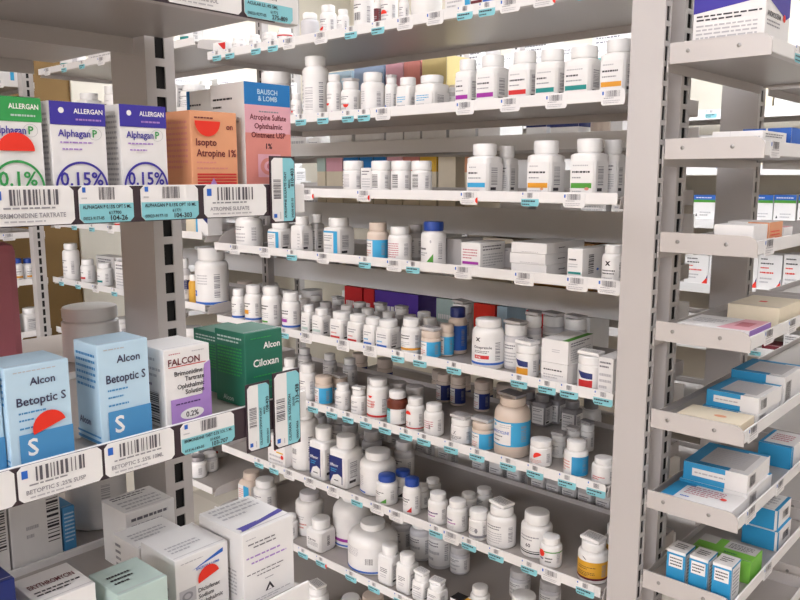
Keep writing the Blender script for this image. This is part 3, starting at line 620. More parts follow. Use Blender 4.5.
# fifth shelf, rear rows
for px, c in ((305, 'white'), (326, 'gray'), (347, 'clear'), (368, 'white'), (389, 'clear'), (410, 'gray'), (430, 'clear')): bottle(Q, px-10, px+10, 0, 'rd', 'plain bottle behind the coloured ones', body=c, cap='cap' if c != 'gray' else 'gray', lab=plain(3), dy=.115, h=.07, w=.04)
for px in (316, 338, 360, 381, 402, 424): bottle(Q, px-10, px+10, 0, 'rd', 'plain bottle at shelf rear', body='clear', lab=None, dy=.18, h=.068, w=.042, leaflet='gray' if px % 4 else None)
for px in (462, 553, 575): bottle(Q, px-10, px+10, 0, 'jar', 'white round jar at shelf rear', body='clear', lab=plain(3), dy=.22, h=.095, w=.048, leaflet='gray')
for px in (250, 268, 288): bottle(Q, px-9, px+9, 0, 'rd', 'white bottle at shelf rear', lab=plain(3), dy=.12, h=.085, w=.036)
# --- sixth shelf
Q = 'S6'
bottle(Q, 299, 317, 362, 'rd', 'white bottle with printed label', lab=plain(6)); bottle(Q, 283, 298, 357, 'rd', 'white bottle beside the upright tag', lab=plain(4))
bottle(Q, 315, 333, 374, 'jar', 'beige jar with blue wrap label', lab=bluewrap(), labv=(.05, .62), **BE); bottle(Q, 331, 348, 372, 'jar', 'beige jar behind', lab=bluewrap(), dy=.07, leaflet='gray', **BE)
bottle(Q, 335, 351, 382, 'rd', 'small white bottle', lab=plain(2)); bottle(Q, 351, 367, 384, 'rd', 'small white bottle with leaflet on cap', lab=plain(2), leaflet='white')
bottle(Q, 367, 390, 376, 'tall', 'white bottle with red foot and sticker', lab=[('r', -.3, 0, 1.3, .1, 'red'), ('g', .1, .4, .8, .8, 3, 'salmon'), ('b', .55, .45, .75, .7, 'red')], stick=(0, .62, .006, math.pi))
bottle(Q, 387, 408, 388, 'rd', 'dark amber bottle with teal label', body='amber', lab=[('r', -.3, 0, .5, 1, 'tagblue'), ('r', -.3, .85, .5, 1, 'teal'), ('g', -.2, .3, .4, .7, 3, 'grey')], labv=(.06, .5), labang=180)
bottle(Q, 406, 425, 395, 'rd', 'white bottle with red half-moon label', lab=[('r', -.3, 0, 1.3, .07, 'red'), ('b', .5, .2, .62, .4, 'dark'), ('g', .1, .15, .4, .4, 2, 'salmon')], stick=(-.15, .52, .0085, 0))
bottle(Q, 424, 444, 401, 'rd', 'white bottle with tiny dark mark', lab=[('g', .1, .3, .9, .8, 4, 'rose'), ('b', .6, .3, .72, .55, 'dark')])
bottle(Q, 451, 473, 411, 'jar', 'white jar with leaflet on lid', lab=[('t', 'Z', .35, .6, .25, 'dark'), ('g', .1, .2, .9, .5, 3, 'dark')], leaflet='gray'); bottle(Q, 472, 495, 414, 'jar', 'beige jar with blue wrap, leaflet on lid', lab=bluewrap(), labv=(.05, .62), leaflet='gray', **BE)
bottle(Q, 494, 530, 388, 'rd', 'big beige bottle with blue label', body='beige', cap='beige', lab=[('r', 0, 0, 1, 1, 'sky'), ('r', -.05, .06, .84, .94, 'paper'), ('disc', .15, .82, .07, .06, 'sky'), ('g', .4, .74, .9, .9, 2, 'mid'), ('t', 'MINOCYCLINE', .02, .5, .12, 'blue', .76), ('g', .1, .34, .7, .44, 1, 'rule'), ('g', .1, .16, .5, .27, 1, 'rule')], labv=(.2, .62), leaflet='silver', caph=.13, capr=.72)
bottle(Q, 530, 552, 436, 'jar', 'white jar with red blot sticker', lab=[('g', .1, .1, .9, .4, 3, 'salmon')], stick=(.25, .42, .009, .5)); bottle(Q, 551, 566, 429, 'jar', 'white jar with leaflet bundle', lab=plain(), leaflet='gray', dy=.1); bottle(Q, 566, 580, 424, 'jar', 'white jar with grey leaflet', lab=[('g', .1, .2, .9, .8, 4, 'salmon')], leaflet='gray', dy=.15); bottle(Q, 580, 594, 418, 'jar', 'white jar under dark leaflet', lab=plain(), leaflet='smoke', dy=.17)
bottle(Q, 564, 588, 437, 'rd', 'white bottle with blue half label', lab=[('r', .6, 0, 2.2, 1, 'boxblue'), ('r', -.4, 0, .6, 1, 'paper'), ('g', -.15, .2, .5, .8, 4, 'salmon')], labv=(.04, .6), caph=.25); bottle(Q, 603, 626, 454, 'rd', 'white bottle with red print by the post', lab=[('g', .1, .2, .9, .5, 2, 'red')])
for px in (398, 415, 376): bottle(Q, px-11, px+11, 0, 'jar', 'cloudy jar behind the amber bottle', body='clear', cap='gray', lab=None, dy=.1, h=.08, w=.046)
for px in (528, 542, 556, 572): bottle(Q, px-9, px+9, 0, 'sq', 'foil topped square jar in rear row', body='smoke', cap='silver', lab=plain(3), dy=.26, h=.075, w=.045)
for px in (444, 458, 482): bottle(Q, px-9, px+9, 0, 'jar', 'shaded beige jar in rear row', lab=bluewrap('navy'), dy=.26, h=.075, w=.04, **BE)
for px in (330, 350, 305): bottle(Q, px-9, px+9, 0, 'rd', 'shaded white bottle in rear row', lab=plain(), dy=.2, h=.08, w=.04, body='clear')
# --- seventh shelf
Q = 'S7'
carton(Q, 268, 285, 437, .025, 'white box with red dot stickers', faces=dict(F=[('g', .1, .1, .9, .4, 2, 'mid'), ('r', .5, .45, .9, .5, 'yellow')]), stick=[('F', .85, .35, .006, 0, 1), ('F', .2, .8, .004, 0, 1), ('F', .45, .55, .004, 0, 1)])
NV = [('r', 0, 0, .85, 1, 'navy'), ('p', [(.05, 0), (.8, 0), (.8, .28), (.55, .36), (.25, .28)], 'paper'), ('t', 'Effexor', .08, .62, .1, 'white', .7), ('g', .1, .4, .5, .55, 2, 'sky'), ('g', .3, .06, .75, .16, 1, 'dark')]
bottle(Q, 311, 338, 423, 'sq', 'square white bottle with navy label', lab=NV, labv=(.08, .62), capr=.75); bottle(Q, 331, 362, 431, 'sq', 'square white bottle with navy label', lab=NV, labv=(.08, .62), capr=.75)
bottle(Q, 292, 319, 404, 'tall', 'tall white bottle with side barcode', dy=.06, lab=[('b', .25, .35, .6, .5, 'dark'), ('r', .05, .04, .12, .14, 'red'), ('g', .25, .1, .6, .25, 2, 'mid')], labv=(.06, .66), capr=.7)
GT = lambda c: [('g', .05, .5, .8, .75, 2, 'dark'), ('g', .05, .3, .6, .45, 2, 'mid'), ('p', [(.95, .02), (.95, .32), (.55, .02)], c)]
bottle(Q, 376, 398, 471, 'rd', 'blue capped bottle with green triangle', cap='capblue', lab=GT('green'))
bottle(Q, 360, 396, 445, 'rd', 'big round white bottle, plain cap', dy=.068, lab=[('disc', .15, .9, .04, .06, 'mid'), ('g', .02, .25, .4, .7, 6, 'mid'), ('r', .02, .0, .5, .06, 'blue')], labv=(.05, .68), caph=.17, capr=.7)
bottle(Q, 394, 412, 467, 'rd', 'blue capped bottle behind', cap='capblue', lab=GT('dark'), dy=.07); bottle(Q, 403, 421, 475, 'rd', 'blue capped bottle with red triangle', cap='capblue', lab=GT('red'))
PP = [('g', .05, .5, .95, .7, 1, 'plum'), ('g', .15, .34, .95, .5, 1, 'violet'), ('g', .05, .1, .7, .25, 2, 'mid')]
for a, b, t, lk in ((412, 430, 482, 'purple script and orange spot'), (428, 448, 489, 'purple script'), (447, 468, 496, 'purple script')): bottle(Q, a, b, t, 'rd', 'white bottle with '+lk, lab=PP+([('r', .1, .24, .4, .34, 'orange')] if 'orange' in lk else []))
bottle(Q, 460, 477, 490, 'rd', 'plain white bottle in second row', lab=plain(), dy=.12); bottle(Q, 475, 493, 485, 'rd', 'plain white bottle in second row', lab=plain(), dy=.15); bottle(Q, 425, 441, 476, 'rd', 'plain white bottle in second row', lab=plain(), dy=.14)
bottle(Q, 469, 488, 506, 'jar', 'slim white bottle with grey foot label', lab=[('g', .1, .4, .8, .7, 3, 'mid'), ('r', -.2, .05, 1.2, .2, 'grey'), ('disc', .75, .5, .12, .16, 'grey')], caph=.28)
bottle(Q, 487, 516, 496, 'rd', 'large white bottle with leaflet on cap', lab=plain(5), leaflet='white', labv=(.06, .64)); bottle(Q, 540, 562, 532, 'rd', 'white bottle with green line, red sticker', lab=[('r', -.3, .86, 1.5, .93, 'green'), ('g', .1, .3, .5, .55, 1, 'navy'), ('g', .5, .2, .95, .6, 2, 'dark')], stick=(-.35, .5, .0075, 2.3, 1))
bottle(Q, 521, 552, 506, 'rd', 'large white bottle with black band', dy=.055, lab=[('r', -.3, .08, 1.2, .13, 'black'), ('r', -.3, .17, 1.2, .2, 'black'), ('g', .05, .6, .95, .85, 2, 'grey'), ('t', '60', .38, .35, .16, 'dark')], labv=(.06, .62), caph=.24)
bottle(Q, 578, 608, 530, 'rd', 'white bottle with golden label', lab=[('r', 0, 0, 1, 1, 'gold'), ('r', 0, 0, 1, .12, 'maroon'), ('p', [(.3, 1.25), (.36, 1.25), (.52, 1.1), (.46, 1.1)], 'dark'), ('g', .05, .55, .95, .75, 2, 'brown'), ('g', .05, .2, .9, .45, 3, 'brown')], labv=(.1, .56), leaflet='white'); bottle(Q, 604, 624, 521, 'rd', 'golden bottle tucked behind the post', lab=[('r', 0, 0, 1, 1, 'gold')], dy=.1)
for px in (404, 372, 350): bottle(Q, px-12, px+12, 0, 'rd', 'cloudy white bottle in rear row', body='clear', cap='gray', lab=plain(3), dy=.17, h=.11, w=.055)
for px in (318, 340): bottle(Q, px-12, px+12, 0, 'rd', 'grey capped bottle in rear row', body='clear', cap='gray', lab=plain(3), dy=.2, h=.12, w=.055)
# --- eighth shelf
Q = 'S8'
bottle(Q, 283, 298, 512, 'rd', 'white bottle with brown print', lab=plain());
bottle(Q, 308, 334, 513, 'sq', 'square white bottle with dark print', lab=[('t', 'Zyprexa', .1, .5, .14, 'dark', .7), ('g', .1, .2, .9, .45, 4, 'grey')], caph=.28, side=[('B', .4, .2, .6, .8, 'dark')])
bottle(Q, 296, 324, 487, 'tall', 'tall white bottle with red square', dy=.07, cap='clear', lab=[('g', .5, .2, .9, .5, 2, 'salmon'), ('r', .1, .04, .35, .16, 'red'), ('g', .1, .6, .8, .8, 2, 'mid')], capr=.7)
BJ = [('r', 0, 0, 1, .07, 'blue'), ('g', .0, .6, .6, .95, 6, 'mid'), ('b', .8, .35, 1.0, .6, 'dark'), ('r', -.3, .3, .0, .4, 'violet')]
bottle(Q, 348, 398, 512, 'jug', 'very large white jug with blue foot band', lab=BJ, labv=(.05, .6))
bottle(Q, 333, 372, 486, 'jug', 'large white bottle, magenta and blue bands', lab=[('r', 0, 0, 1, .06, 'blue'), ('r', 0, .16, 1, .27, 'violet'), ('t', 'Sertraline', .0, .55, .06, 'dark', .6), ('g', .0, .35, .5, .45, 2, 'mid')], dy=.085, labv=(.05, .6))
bottle(Q, 379, 401, 540, 'sq', 'square white bottle with small dark print', lab=[('g', .2, .45, .8, .7, 3, 'dark'), ('g', .2, .2, .7, .4, 2, 'mid')])
bottle(Q, 397, 418, 549, 'sq', 'square white bottle with small dark print', lab=[('g', .2, .45, .8, .7, 3, 'dark'), ('g', .2, .2, .7, .4, 2, 'mid')])
for a, b, t in ((413, 431, 566), (428, 447, 575)): bottle(Q, a, b, t, 'sq', 'small bottle with square white cap', lab=plain(3), leaflet='white', capr=1.0)
for px, h in ((402, .1), (421, .11), (440, .13)): bottle(Q, px-13, px+13, 0, 'rd', 'cloudy large bottle in second row', body='clear', lab=plain(2), dy=.19, h=h, w=.06)
for px in (460, 520, 550): bottle(Q, px-13, px+13, 0, 'jar', 'cloudy jar in rear row', body='clear', cap='gray', lab=plain(2), dy=.2, h=.07, w=.05)
carton(Q, 450, 472, 0, .03, 'small box with black and gold flap', h=.05, faces=dict(F=plain(3), T=[('r', 0, 0, .5, 1, 'black'), ('r', .5, .2, .9, .8, 'gold')]), unique=True)
bottle(Q, 508, 538, 588, 'rd', 'white capped bottle at lower edge', lab=plain()); bottle(Q, 470, 490, 582, 'rd', 'small white bottle at lower edge', lab=plain())
bottle(Q, 232, 256, 0, 'flat', 'beige square bottle with blue label', h=.10, lab=[('r', .5, 0, 1, 1, 'sky'), ('g', .05, .2, .45, .8, 5, 'salmon')], dy=.11, **BE); bottle(Q, 254, 277, 0, 'rd', 'white bottle next to the beige one', h=.1, lab=plain(), dy=.1)
bottle('S9', 306, 329, 578, 'rd', 'white bottle on the lowest visible shelf', lab=plain(3), leaflet='white'); bottle('S9', 340, 362, 592, 'rd', 'white bottle barely in view', lab=plain(3), dy=.12); bottle('S9', 362, 384, 590, 'jar', 'beige capped jar barely in view', dy=.16, lab=plain(), **BE)
# --- bay left of the central one
rg = random.Random(5)
def fill(key, a, b, dy, wr, hr, looks, gapx=2, kinds=('rd', 'rd', 'sq', 'jar')):
    """a run of different medicines along a shelf, from pixel a to pixel b"""
    s = SH[key]; x = a; i = 0
    while x < b:
        w = rg.uniform(*wr)
        if s.axis == 'Y': Xp = x_at(x, s.front+dy, s.deck); p = w*F/depth(Xp, s.front+dy, s.deck)
        else: Yp = y_at(x, s.front-dy, s.deck); p = w*F/depth(s.front-dy, Yp, s.deck)
        p = min(p, 80); pos = (Xp if s.axis == 'Y' else Yp)
        if pos < s.lo or pos+w > s.hi: x += p; continue
        lk = rg.choice(looks); h = rg.uniform(*hr)
        if lk[0] == 'box':
            carton(key, x, x+p, 0, w*.8, lk[1], h=h, dy=dy-.02, faces=lk[2], up=0, **({} if len(lk) < 4 else {}))
        else:
            bottle(key, x, x+p, 0, rg.choice(kinds), lk[1], dy=dy, h=h*.9, w=w*.95, lab=lk[2], body=lk[3] if len(lk) > 3 else 'plastic', cap=lk[4] if len(lk) > 4 else 'cap')
        x += p+gapx
LK = [('bot', 'white bottle with grey label', plain(4)), ('bot', 'white bottle with teal band', banded('teal')), ('bot', 'white bottle with red band', banded('red')), ('box', 'white box with fine print', dict(F=plain(5), R=plain(4)))]
LW = [('bot', 'white bottle with grey label', plain(4)), ('bot', 'white bottle with blue band', banded('blue')), ('bot', 'white bottle with orange band', banded('orange')), ('bot', 'white bottle with blue cap', plain(3), 'plastic', 'capblue')]
bottle('B5', 202, 235, 246, 'rd', 'big white bottle with blue logo label', lab=[('r', 0, 0, 1, .07, 'blue'), ('g', .0, .72, .35, .8, 1, 'dark'), ('g', .45, .55, .95, .85, 4, 'mid'), ('r', .0, .22, .4, .38, 'blue'), ('p', [(.1, .3), (.2, .35), (.3, .3), (.2, .25)], 'white')], labv=(.03, .72))
bottle('B5', 189, 200, 274, 'rd', 'amber vial with white cap', body='ochre', lab=None)
bottle('B5', 178, 191, 258, 'rd', 'grey white bottle with navy label', body='gray', lab=[('r', 0, .4, 1, .8, 'navy')])
bottle('B5', 64, 80, 243, 'tall', 'tall slim white bottle', lab=plain(3)); 
fill('B5', 81, 136, .05, (.045, .06), (.07, .1), LK); fill('B5', 54, 130, .16, (.05, .07), (.08, .11), LK)
carton('B4', 204, 216, 216, .05, 'white box with blue corner', faces=dict(F=[('r', 0, 0, .15, 1, 'sky'), ('p', [(.4, 1), (1, 1), (1, .6)], 'navy')])); carton('B4', 186, 203, 219, .06, 'beige blank box', base='cream')
fill('B4', 75, 135, .06, (.06, .09), (.05, .09), LK)
for q, x0 in enumerate((186, 199)): carton('B4', x0, x0+12, 0, .06, 'small white box in second row', h=.05, dy=.14)
for k in ('B1', 'B2', 'B3'): fill(k, 38, 122, .06, (.07, .1), (.08, .13), LK, 3)
fill('B2', 150, 250, .06, (.07, .1), (.06, .12), LK, 3); fill('B1', 180, 215, .06, (.07, .09), (.08, .12), LK, 3)
bottle('B8', 188, 207, 453, 'rd', 'white bottle with foil cap', cap='silver', lab=[('B', .1, .3, .4, .8, 'dark')]); bottle('B8', 202, 218, 450, 'rd', 'cloudy white bottle with barcode', body='clear', lab=[('B', .1, .3, .4, .8, 'dark')], dy=.09)
bottle('B7', 184, 200, 0, 'rd', 'white bottle deep in the left bay', h=.1, w=.05, dy=.1, lab=plain()); fill('B8', 195, 225, .2, (.05, .06), (.09, .11), LK)
for k in ('B6', 'B7', 'B8'): fill(k, 90, 190, .08, (.06, .08), (.07, .11), LK, 3)
# --- far left shelves
for px in (17, 29, 40): bottle('W5', px-6, px+6, 258, 'rd', 'white bottle with dark blue cap', cap='capblue', lab=banded('orange'), dy=.04)
fill('W5', -12, 4, .04, (.05, .06), (.07, .09), LW); fill('W1', 0, 30, .05, (.09, .12), (.1, .16), [('box', 'tall white box with blue stripe', dict(F=[('r', .4, .1, .55, .7, 'sky'), ('g', .1, .3, .35, .8, 4, 'mid')]))])
fill('W2', 0, 40, .06, (.06, .09), (.08, .12), LW); fill('W6', 0, 45, .06, (.06, .09), (.08, .12), LW); fill('W7', 0, 45, .06, (.06, .09), (.08, .12), LW)
# --- shelves backing onto the central bay
def obox(key, x0, x1, top, c, look, dpt=.1, dy=.015, band=.45, base='bwhite', h=None, extra=()):
    return carton(key, x0, x1, top, dpt, look, dy=dy, base=base, h=h, faces=dict(F=([('r', 0, 1-band, 1, 1, c)] if band else [])+list(extra), R=[('r', 0, 1-band, 1, 1, c)] if band else []))
for x0, x1, c, n in ((355, 384, 'paleblue', 'blue'), (386, 403, 'pink', 'pale pink'), (404, 420, 'salmon', 'rose'), (422, 446, 'paleyellow', 'yellow')): obox('O1', x0, x1, 60 if c != 'paleyellow' else 56, c, 'tall box with %s top' % n)
obox('O1', 330, 352, 72, 'lightblue', 'box with pale blue top'); obox('O1', 449, 475, 84, 'cream', 'cream box behind the second shelf'); obox('O1', 478, 500, 112, 'gray', 'grey white box behind the second shelf', band=0); 
for x0, x1, c, n in ((526, 546, 'navy', 'navy'), (550, 578, 'navy', 'navy')): obox('O1', x0, x1, 118, c, 'box with %s top' % n, band=.3)
obox('O1', 610, 622, 70, 'tan', 'narrow tan box near the post'); 
bottle('O1', 590, 612, 0, 'rd', 'beige bottle behind the second shelf', h=.13, w=.05, dy=.06, body='beige', lab=None)
for x0, x1, c, n in ((318, 326, 'mint', 'mint'), (327, 343, 'pink', 'pale pink'), (344, 359, 'bhblue', 'blue'), (360, 373, 'bhblue', 'blue'), (374, 386, 'bhblue', 'blue'), (387, 402, 'pink', 'pale pink'), (403, 419, 'salmon', 'rose'), (420, 436, 'yellow', 'yellow'), (438, 455, 'cream', 'cream'), (464, 478, 'peach', 'orange brown')): obox('O2', x0, x1, 157, c, 'box with %s top' % n, band=.2, base='cream')
obox('O2', 500, 528, 160, 'bwhite', 'white box behind the third shelf', band=0); obox('O2', 535, 560, 170, 'cream', 'small cream box behind the third shelf', band=0)
for x0, x1, c, n, t in ((345, 362, 'red', 'red', 279), (364, 374, 'red', 'red', 281), (375, 418, 'purple', 'purple', 282), (436, 456, 'mint', 'mint', 297), (473, 494, 'orange', 'orange', 295), (496, 506, 'lightblue', 'pale blue', 298)):
    obox('O4', x0, x1, t, c, '%s box behind the fifth shelf' % n, band=0, base={'orange': 'sticker', 'red': 'red', 'purple': 'purple', 'mint': 'mint', 'lightblue': 'lightblue'}[c], extra=[('g', .1, .6, .9, .8, 1, 'white'), ('g', .2, .2, .8, .4, 2, 'lilac' if c == 'purple' else 'paper')])
obox('O4', 525, 542, 301, 'red', 'red and white box behind the fifth shelf', band=.4); obox('O4', 543, 556, 305, 'red', 'red striped box behind the fifth shelf', band=0, extra=[('r', .1, 0, .3, 1, 'red'), ('r', .55, 0, .75, 1, 'red')])
for x0 in (557, 573): obox('O4', x0, x0+15, 306, 'cream', 'white box with yellow edge', band=0, extra=[('r', 0, 0, .14, 1, 'yellow'), ('g', .25, .6, .9, .8, 1, 'sticker'), ('g', .3, .3, .8, .45, 1, 'salmon')])
for x0, x1, n in ((482, 512, 'cream'), (526, 570, 'cardboard'), (575, 592, 'cardboard'), (606, 622, 'cardboard')): obox('O3', x0, x1, 226, n, ('cream' if n == 'cream' else 'brown cardboard')+' carton behind the fourth shelf', band=0, base='cream' if n == 'cream' else 'card', dpt=.17, dy=.02, extra=[('g', .6, .6, .85, .7, 1, 'brown')])
bottle('O3', 373, 395, 0, 'rd', 'tan bottle behind the fourth shelf', h=.11, w=.05, dy=.08, body='beige', lab=None); obox('O3', 410, 440, 232, 'mint', 'pale box behind the fourth shelf', band=0)
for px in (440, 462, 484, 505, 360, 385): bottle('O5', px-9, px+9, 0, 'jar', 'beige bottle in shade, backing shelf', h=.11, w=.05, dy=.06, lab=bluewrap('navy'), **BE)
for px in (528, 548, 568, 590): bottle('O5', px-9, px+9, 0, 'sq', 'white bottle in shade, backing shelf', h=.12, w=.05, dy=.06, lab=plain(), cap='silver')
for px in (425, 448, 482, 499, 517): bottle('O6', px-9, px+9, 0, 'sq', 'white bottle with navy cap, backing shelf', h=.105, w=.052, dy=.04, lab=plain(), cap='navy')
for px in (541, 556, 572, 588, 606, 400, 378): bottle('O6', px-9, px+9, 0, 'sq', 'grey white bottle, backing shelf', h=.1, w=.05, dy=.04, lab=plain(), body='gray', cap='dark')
for px in (300, 325, 350): bottle('O6', px-9, px+9, 0, 'rd', 'round white bottle, backing shelf', h=.11, w=.055, dy=.04, lab=plain())
for k in ('V1', 'V2', 'V3', 'V4', 'V5'): fill(k, 130, 330, .06, (.06, .1), (.08, .13), [('bot', 'white bottle in back aisle', plain(3)), ('box', 'white box in back aisle', dict(F=plain(3)))], 3)
for k, a, b in (('O1', 215, 322), ('O2', 215, 314), ('O3', 235, 365), ('O4', 235, 340)): fill(k, a, b, .07, (.06, .085), (.08, .14), [('bot', 'white bottle on backing shelf', plain(3)), ('box', 'white box on backing shelf', dict(F=plain(3))), ('bot', 'cream bottle on backing shelf', plain(3), 'beige', 'beige')], 2)
# --- back wall shelves
FL = [('bot', 'white bottle on back wall', plain(3)), ('box', 'white box on back wall', dict(F=plain(4))), ('box', 'white box with teal stripe on back wall', dict(F=[('r', 0, .2, 1, .35, 'teal')]+plain(3))), ('box', 'white box with yellow stripe on back wall', dict(F=[('r', 0, .5, 1, .7, 'yellow')]))]
for k, a, b in (('F1', 300, 640), ('F2', 300, 640), ('F3', 300, 640), ('F4', 300, 620), ('F5', 420, 620)): fill(k, a, b, .09, (.09, .15), (.09, .15), FL, 6)
GS = [('r', 0, .82, 1, 1, 'blue'), ('r', 0, .72, 1, .82, 'green'), ('g', .1, .86, .9, .94, 1, 'white'), ('p', [(.1, .2), (.2, .2), (.15, .3)], 'dark'), ('g', .3, .2, .8, .4, 2, 'mid')]
for j, x0 in enumerate((693, 722, 750, 773, 797)): carton('F4', x0, x0+22, 195, .1, 'white box with blue and green top stripe', faces=dict(F=GS), dy=.03)
OC = [('g', .1, .84, .6, .92, 1, 'dark'), ('g', .1, .72, .8, .8, 1, 'dark'), ('g', .1, .6, .5, .68, 1, 'sticker'), ('g', .1, .46, .8, .56, 1, 'sticker'), ('p', [(.72, .04), (.98, .04), (.98, .3)], 'sticker'), ('p', [(.92, .24), (.98, .24), (.98, .36)], 'navy'), ('g', .1, .2, .6, .4, 2, 'mid')]
for j, x0 in enumerate((684, 708, 733, 757, 782)): carton('F5', x0, x0+23.5, 255, .1, 'white box with orange corner', faces=dict(F=OC), dy=.03)
carton('F2', 774, 800, 80, .1, 'white box with lime top stripe', faces=dict(F=[('r', 0, .6, 1, .95, 'lime'), ('g', .6, .1, .9, .4, 1, 'mid')]), dy=.03); carton('F2', 745, 772, 84, .1, 'cream box on back wall', base='cream', dy=.03)
carton('F3', 742, 798, 140, .1, 'cream blank carton on back wall', base='cream', dy=.03); carton('F3', 692, 716, 135, .1, 'white box with blue foot', faces=dict(F=[('r', 0, 0, 1, .4, 'blue')]), dy=.03)
carton('F6', 762, 780, 346, .1, 'dark red box on back wall', base='maroon', dy=.03); carton('F6', 783, 800, 335, .1, 'tall white box on back wall', faces=dict(F=plain()), dy=.03)
for x0 in (778, 788, 798): carton('F7', x0, x0+9, 404, .1, 'slim pale blue box on back wall', base='lightblue', dy=.03)
# --- right bay
def rbox(key, px0, px1, py_top, dpt, look, Y=1.30, h=None, up=0.0, rz=0.0, X=None, W=None, unique=True, **kw):
    s = SH[key]; z = s.deck+up
    a = x_at(px0, Y, z+.02) if X is None else X; b = (x_at(px1, Y, z+.02)) if W is None else a+W
    a = max(a, -.556); b = min(b, -.409) if rz == 0 else b
    if h is None: h = max(.006, z_at((a+b)/2, Y, py_top)-z)
    root = empty('medicine_box', ((a+b)/2, Y+dpt/2, z+.0004), rz); make_box(root, b-a, dpt, h, **kw)
    record(root, look, 'box', s, 0, (px0+px1)/2, unique, 'medicine_box'); return root
rbox('R1a', 692, 764, -30, .118, 'white box with violet top and printed paragraph', h=.165, faces=dict(F=[('p', [(0, .41), (1, .49), (1, 1), (0, 1)], 'indigo'), ('g', .05, .33, .95, .40, 2, 'dark'), ('g', .05, .05, .9, .31, 7, 'mid')], R=[('p', [(0, .5), (.85, .36), (1, .4), (1, 1), (0, 1)], 'indigo'), ('t', 'ANDRODERM', .06, .33, .05, 'dark', .55), ('g', .06, .24, .6, .31, 2, 'grey'), ('g', .06, .12, .7, .16, 1, 'dark')]), stick=[('R', .74, .36, .006, 0, 1)])
rbox('R2a', 712, 764, 122, .12, 'long flat white box with fine print', h=.034, faces=dict(F=[('g', .06, .5, .3, .8, 2, 'dark'), ('r', .36, .0, .365, 1, 'mid'), ('g', .4, .4, .95, .8, 3, 'mid')], R=plain(3)))
rbox('R2a', 0, 0, 0, .09, 'white box with blue lid stripes, right', Y=1.45, X=-.49, W=.08, h=.045, faces=dict(F=[('r', 0, .4, .48, 1, 'blue'), ('r', .52, .4, 1, 1, 'blue')], R=[('r', 0, .4, 1, 1, 'blue')]))
rbox('R3a', 734, 768, 228, .07, 'low white box on third right shelf', X=-.475, W=.062, h=.040); rbox('R3a', 0, 0, 0, .07, 'white box with orange end', Y=1.375, X=-.48, W=.068, h=.042, faces=dict(F=[('r', .5, 0, 1, 1, 'peach')], R=[('r', 0, 0, 1, 1, 'peach'), ('g', .1, .3, .8, .7, 3, 'sticker')]))
rbox('R3a', 0, 0, 0, .05, 'pink topped flat packet', Y=1.45, X=-.48, W=.07, h=.03, up=0, faces=dict(T=[('r', 0, 0, 1, 1, 'pink')]))
rbox('R4a', 0, 0, 0, .11, 'flat white folder with pink end', Y=1.305, X=-.53, W=.12, h=.022, faces=dict(T=[('p', [(.55, .02), (.99, .02), (.99, .98), (.66, .98)], 'pink'), ('r', .7, .3, .9, .7, 'rose'), ('g', .1, .3, .5, .7, 3, 'mid')], R=[('r', 0, 0, 1, 1, 'lilac')]), flap=False)
r = rbox('R4a', 0, 0, 0, .14, 'plump cream carton with red mark', Y=1.46, X=-.5, W=.09, h=.04, up=0, faces=dict(T=[('r', .4, .4, .55, .5, 'sticker')])); r.children[0].data.materials[0] = M('cream')
# fifth right shelf
BB = dict(F=[('r', 0, 0, 1, 1, 'boxblue'), ('r', .66, 0, 1, 1, 'paper'), ('r', .14, .3, .94, .72, 'paper'), ('g', .18, .42, .8, .6, 1, 'mid')], T=[('r', 0, 0, 1, 1, 'boxblue'), ('r', .7, 0, 1, .9, 'paper'), ('r', .2, .12, .9, .86, 'gray'), ('g', .24, .2, .8, .8, 8, 'mid')], L=[('r', 0, 0, 1, 1, 'boxblue')], R=[('b', .1, .2, .35, .8, 'dark')])
r = rbox('R5a', 0, 0, 0, .07, 'flat cream envelope box with orange edge', Y=1.29, X=-.515, W=.109, h=.024, faces=dict(R=[('r', 0, 0, 1, .45, 'orange')], T=[('disc', .6, .4, .1, .1, 'peach')]), flap=False); r.children[0].data.materials[0] = M('cream')
rbox('R5a', 0, 0, 0, .12, 'lower blue and white box of right stack', Y=1.375, X=-.503, W=.094, h=.021, faces=BB, rz=0)
rbox('R5a', 0, 0, 0, .115, 'upper blue and white box of right stack', Y=1.378, X=-.497, W=.09, h=.029, up=.0218, faces=BB, rz=-.03)
rbox('R5a', 0, 0, 0, .12, 'blue edged white box behind the right stack', Y=1.52, X=-.505, W=.1, h=.06, faces=BB)
# sixth right shelf
rbox('R6a', 0, 0, 0, .075, 'flat blue and white box with red dot', Y=1.288, X=-.535, W=.123, h=.023, faces=dict(T=[('r', 0, 0, .18, 1, 'boxblue'), ('r', .0, .85, .3, 1, 'boxblue'), ('g', .24, .35, .75, .9, 5, 'rose'), ('g', .24, .1, .4, .25, 1, 'blue')], L=[('r', 0, 0, 1, 1, 'boxblue')]), stick=[('T', .78, 1.6, .0055, 0, 1)], flap=False)
rbox('R6a', 0, 0, 0, .135, 'lower big blue and white box', Y=1.366, X=-.533, W=.12, h=.028, faces=BB)
rbox('R6a', 0, 0, 0, .13, 'upper big blue box with grey label', Y=1.366, X=-.528, W=.112, h=.034, up=.0288, faces=BB, rz=.02)
rbox('R6a', 758, 791, 0, .10, 'blue box with white label top', Y=y_at(791, -.412, -.57), h=.045, faces=dict(F=[('r', 0, 0, 1, 1, 'boxblue')], L=[('r', 0, 0, 1, 1, 'boxblue')], R=[('r', 0, 0, .12, 1, 'boxblue')], T=[('r', 0, 0, 1, .1, 'boxblue'), ('g', .2, .3, .8, .8, 4, 'rose'), ('r', 0, 0, .1, 1, 'boxblue')]))
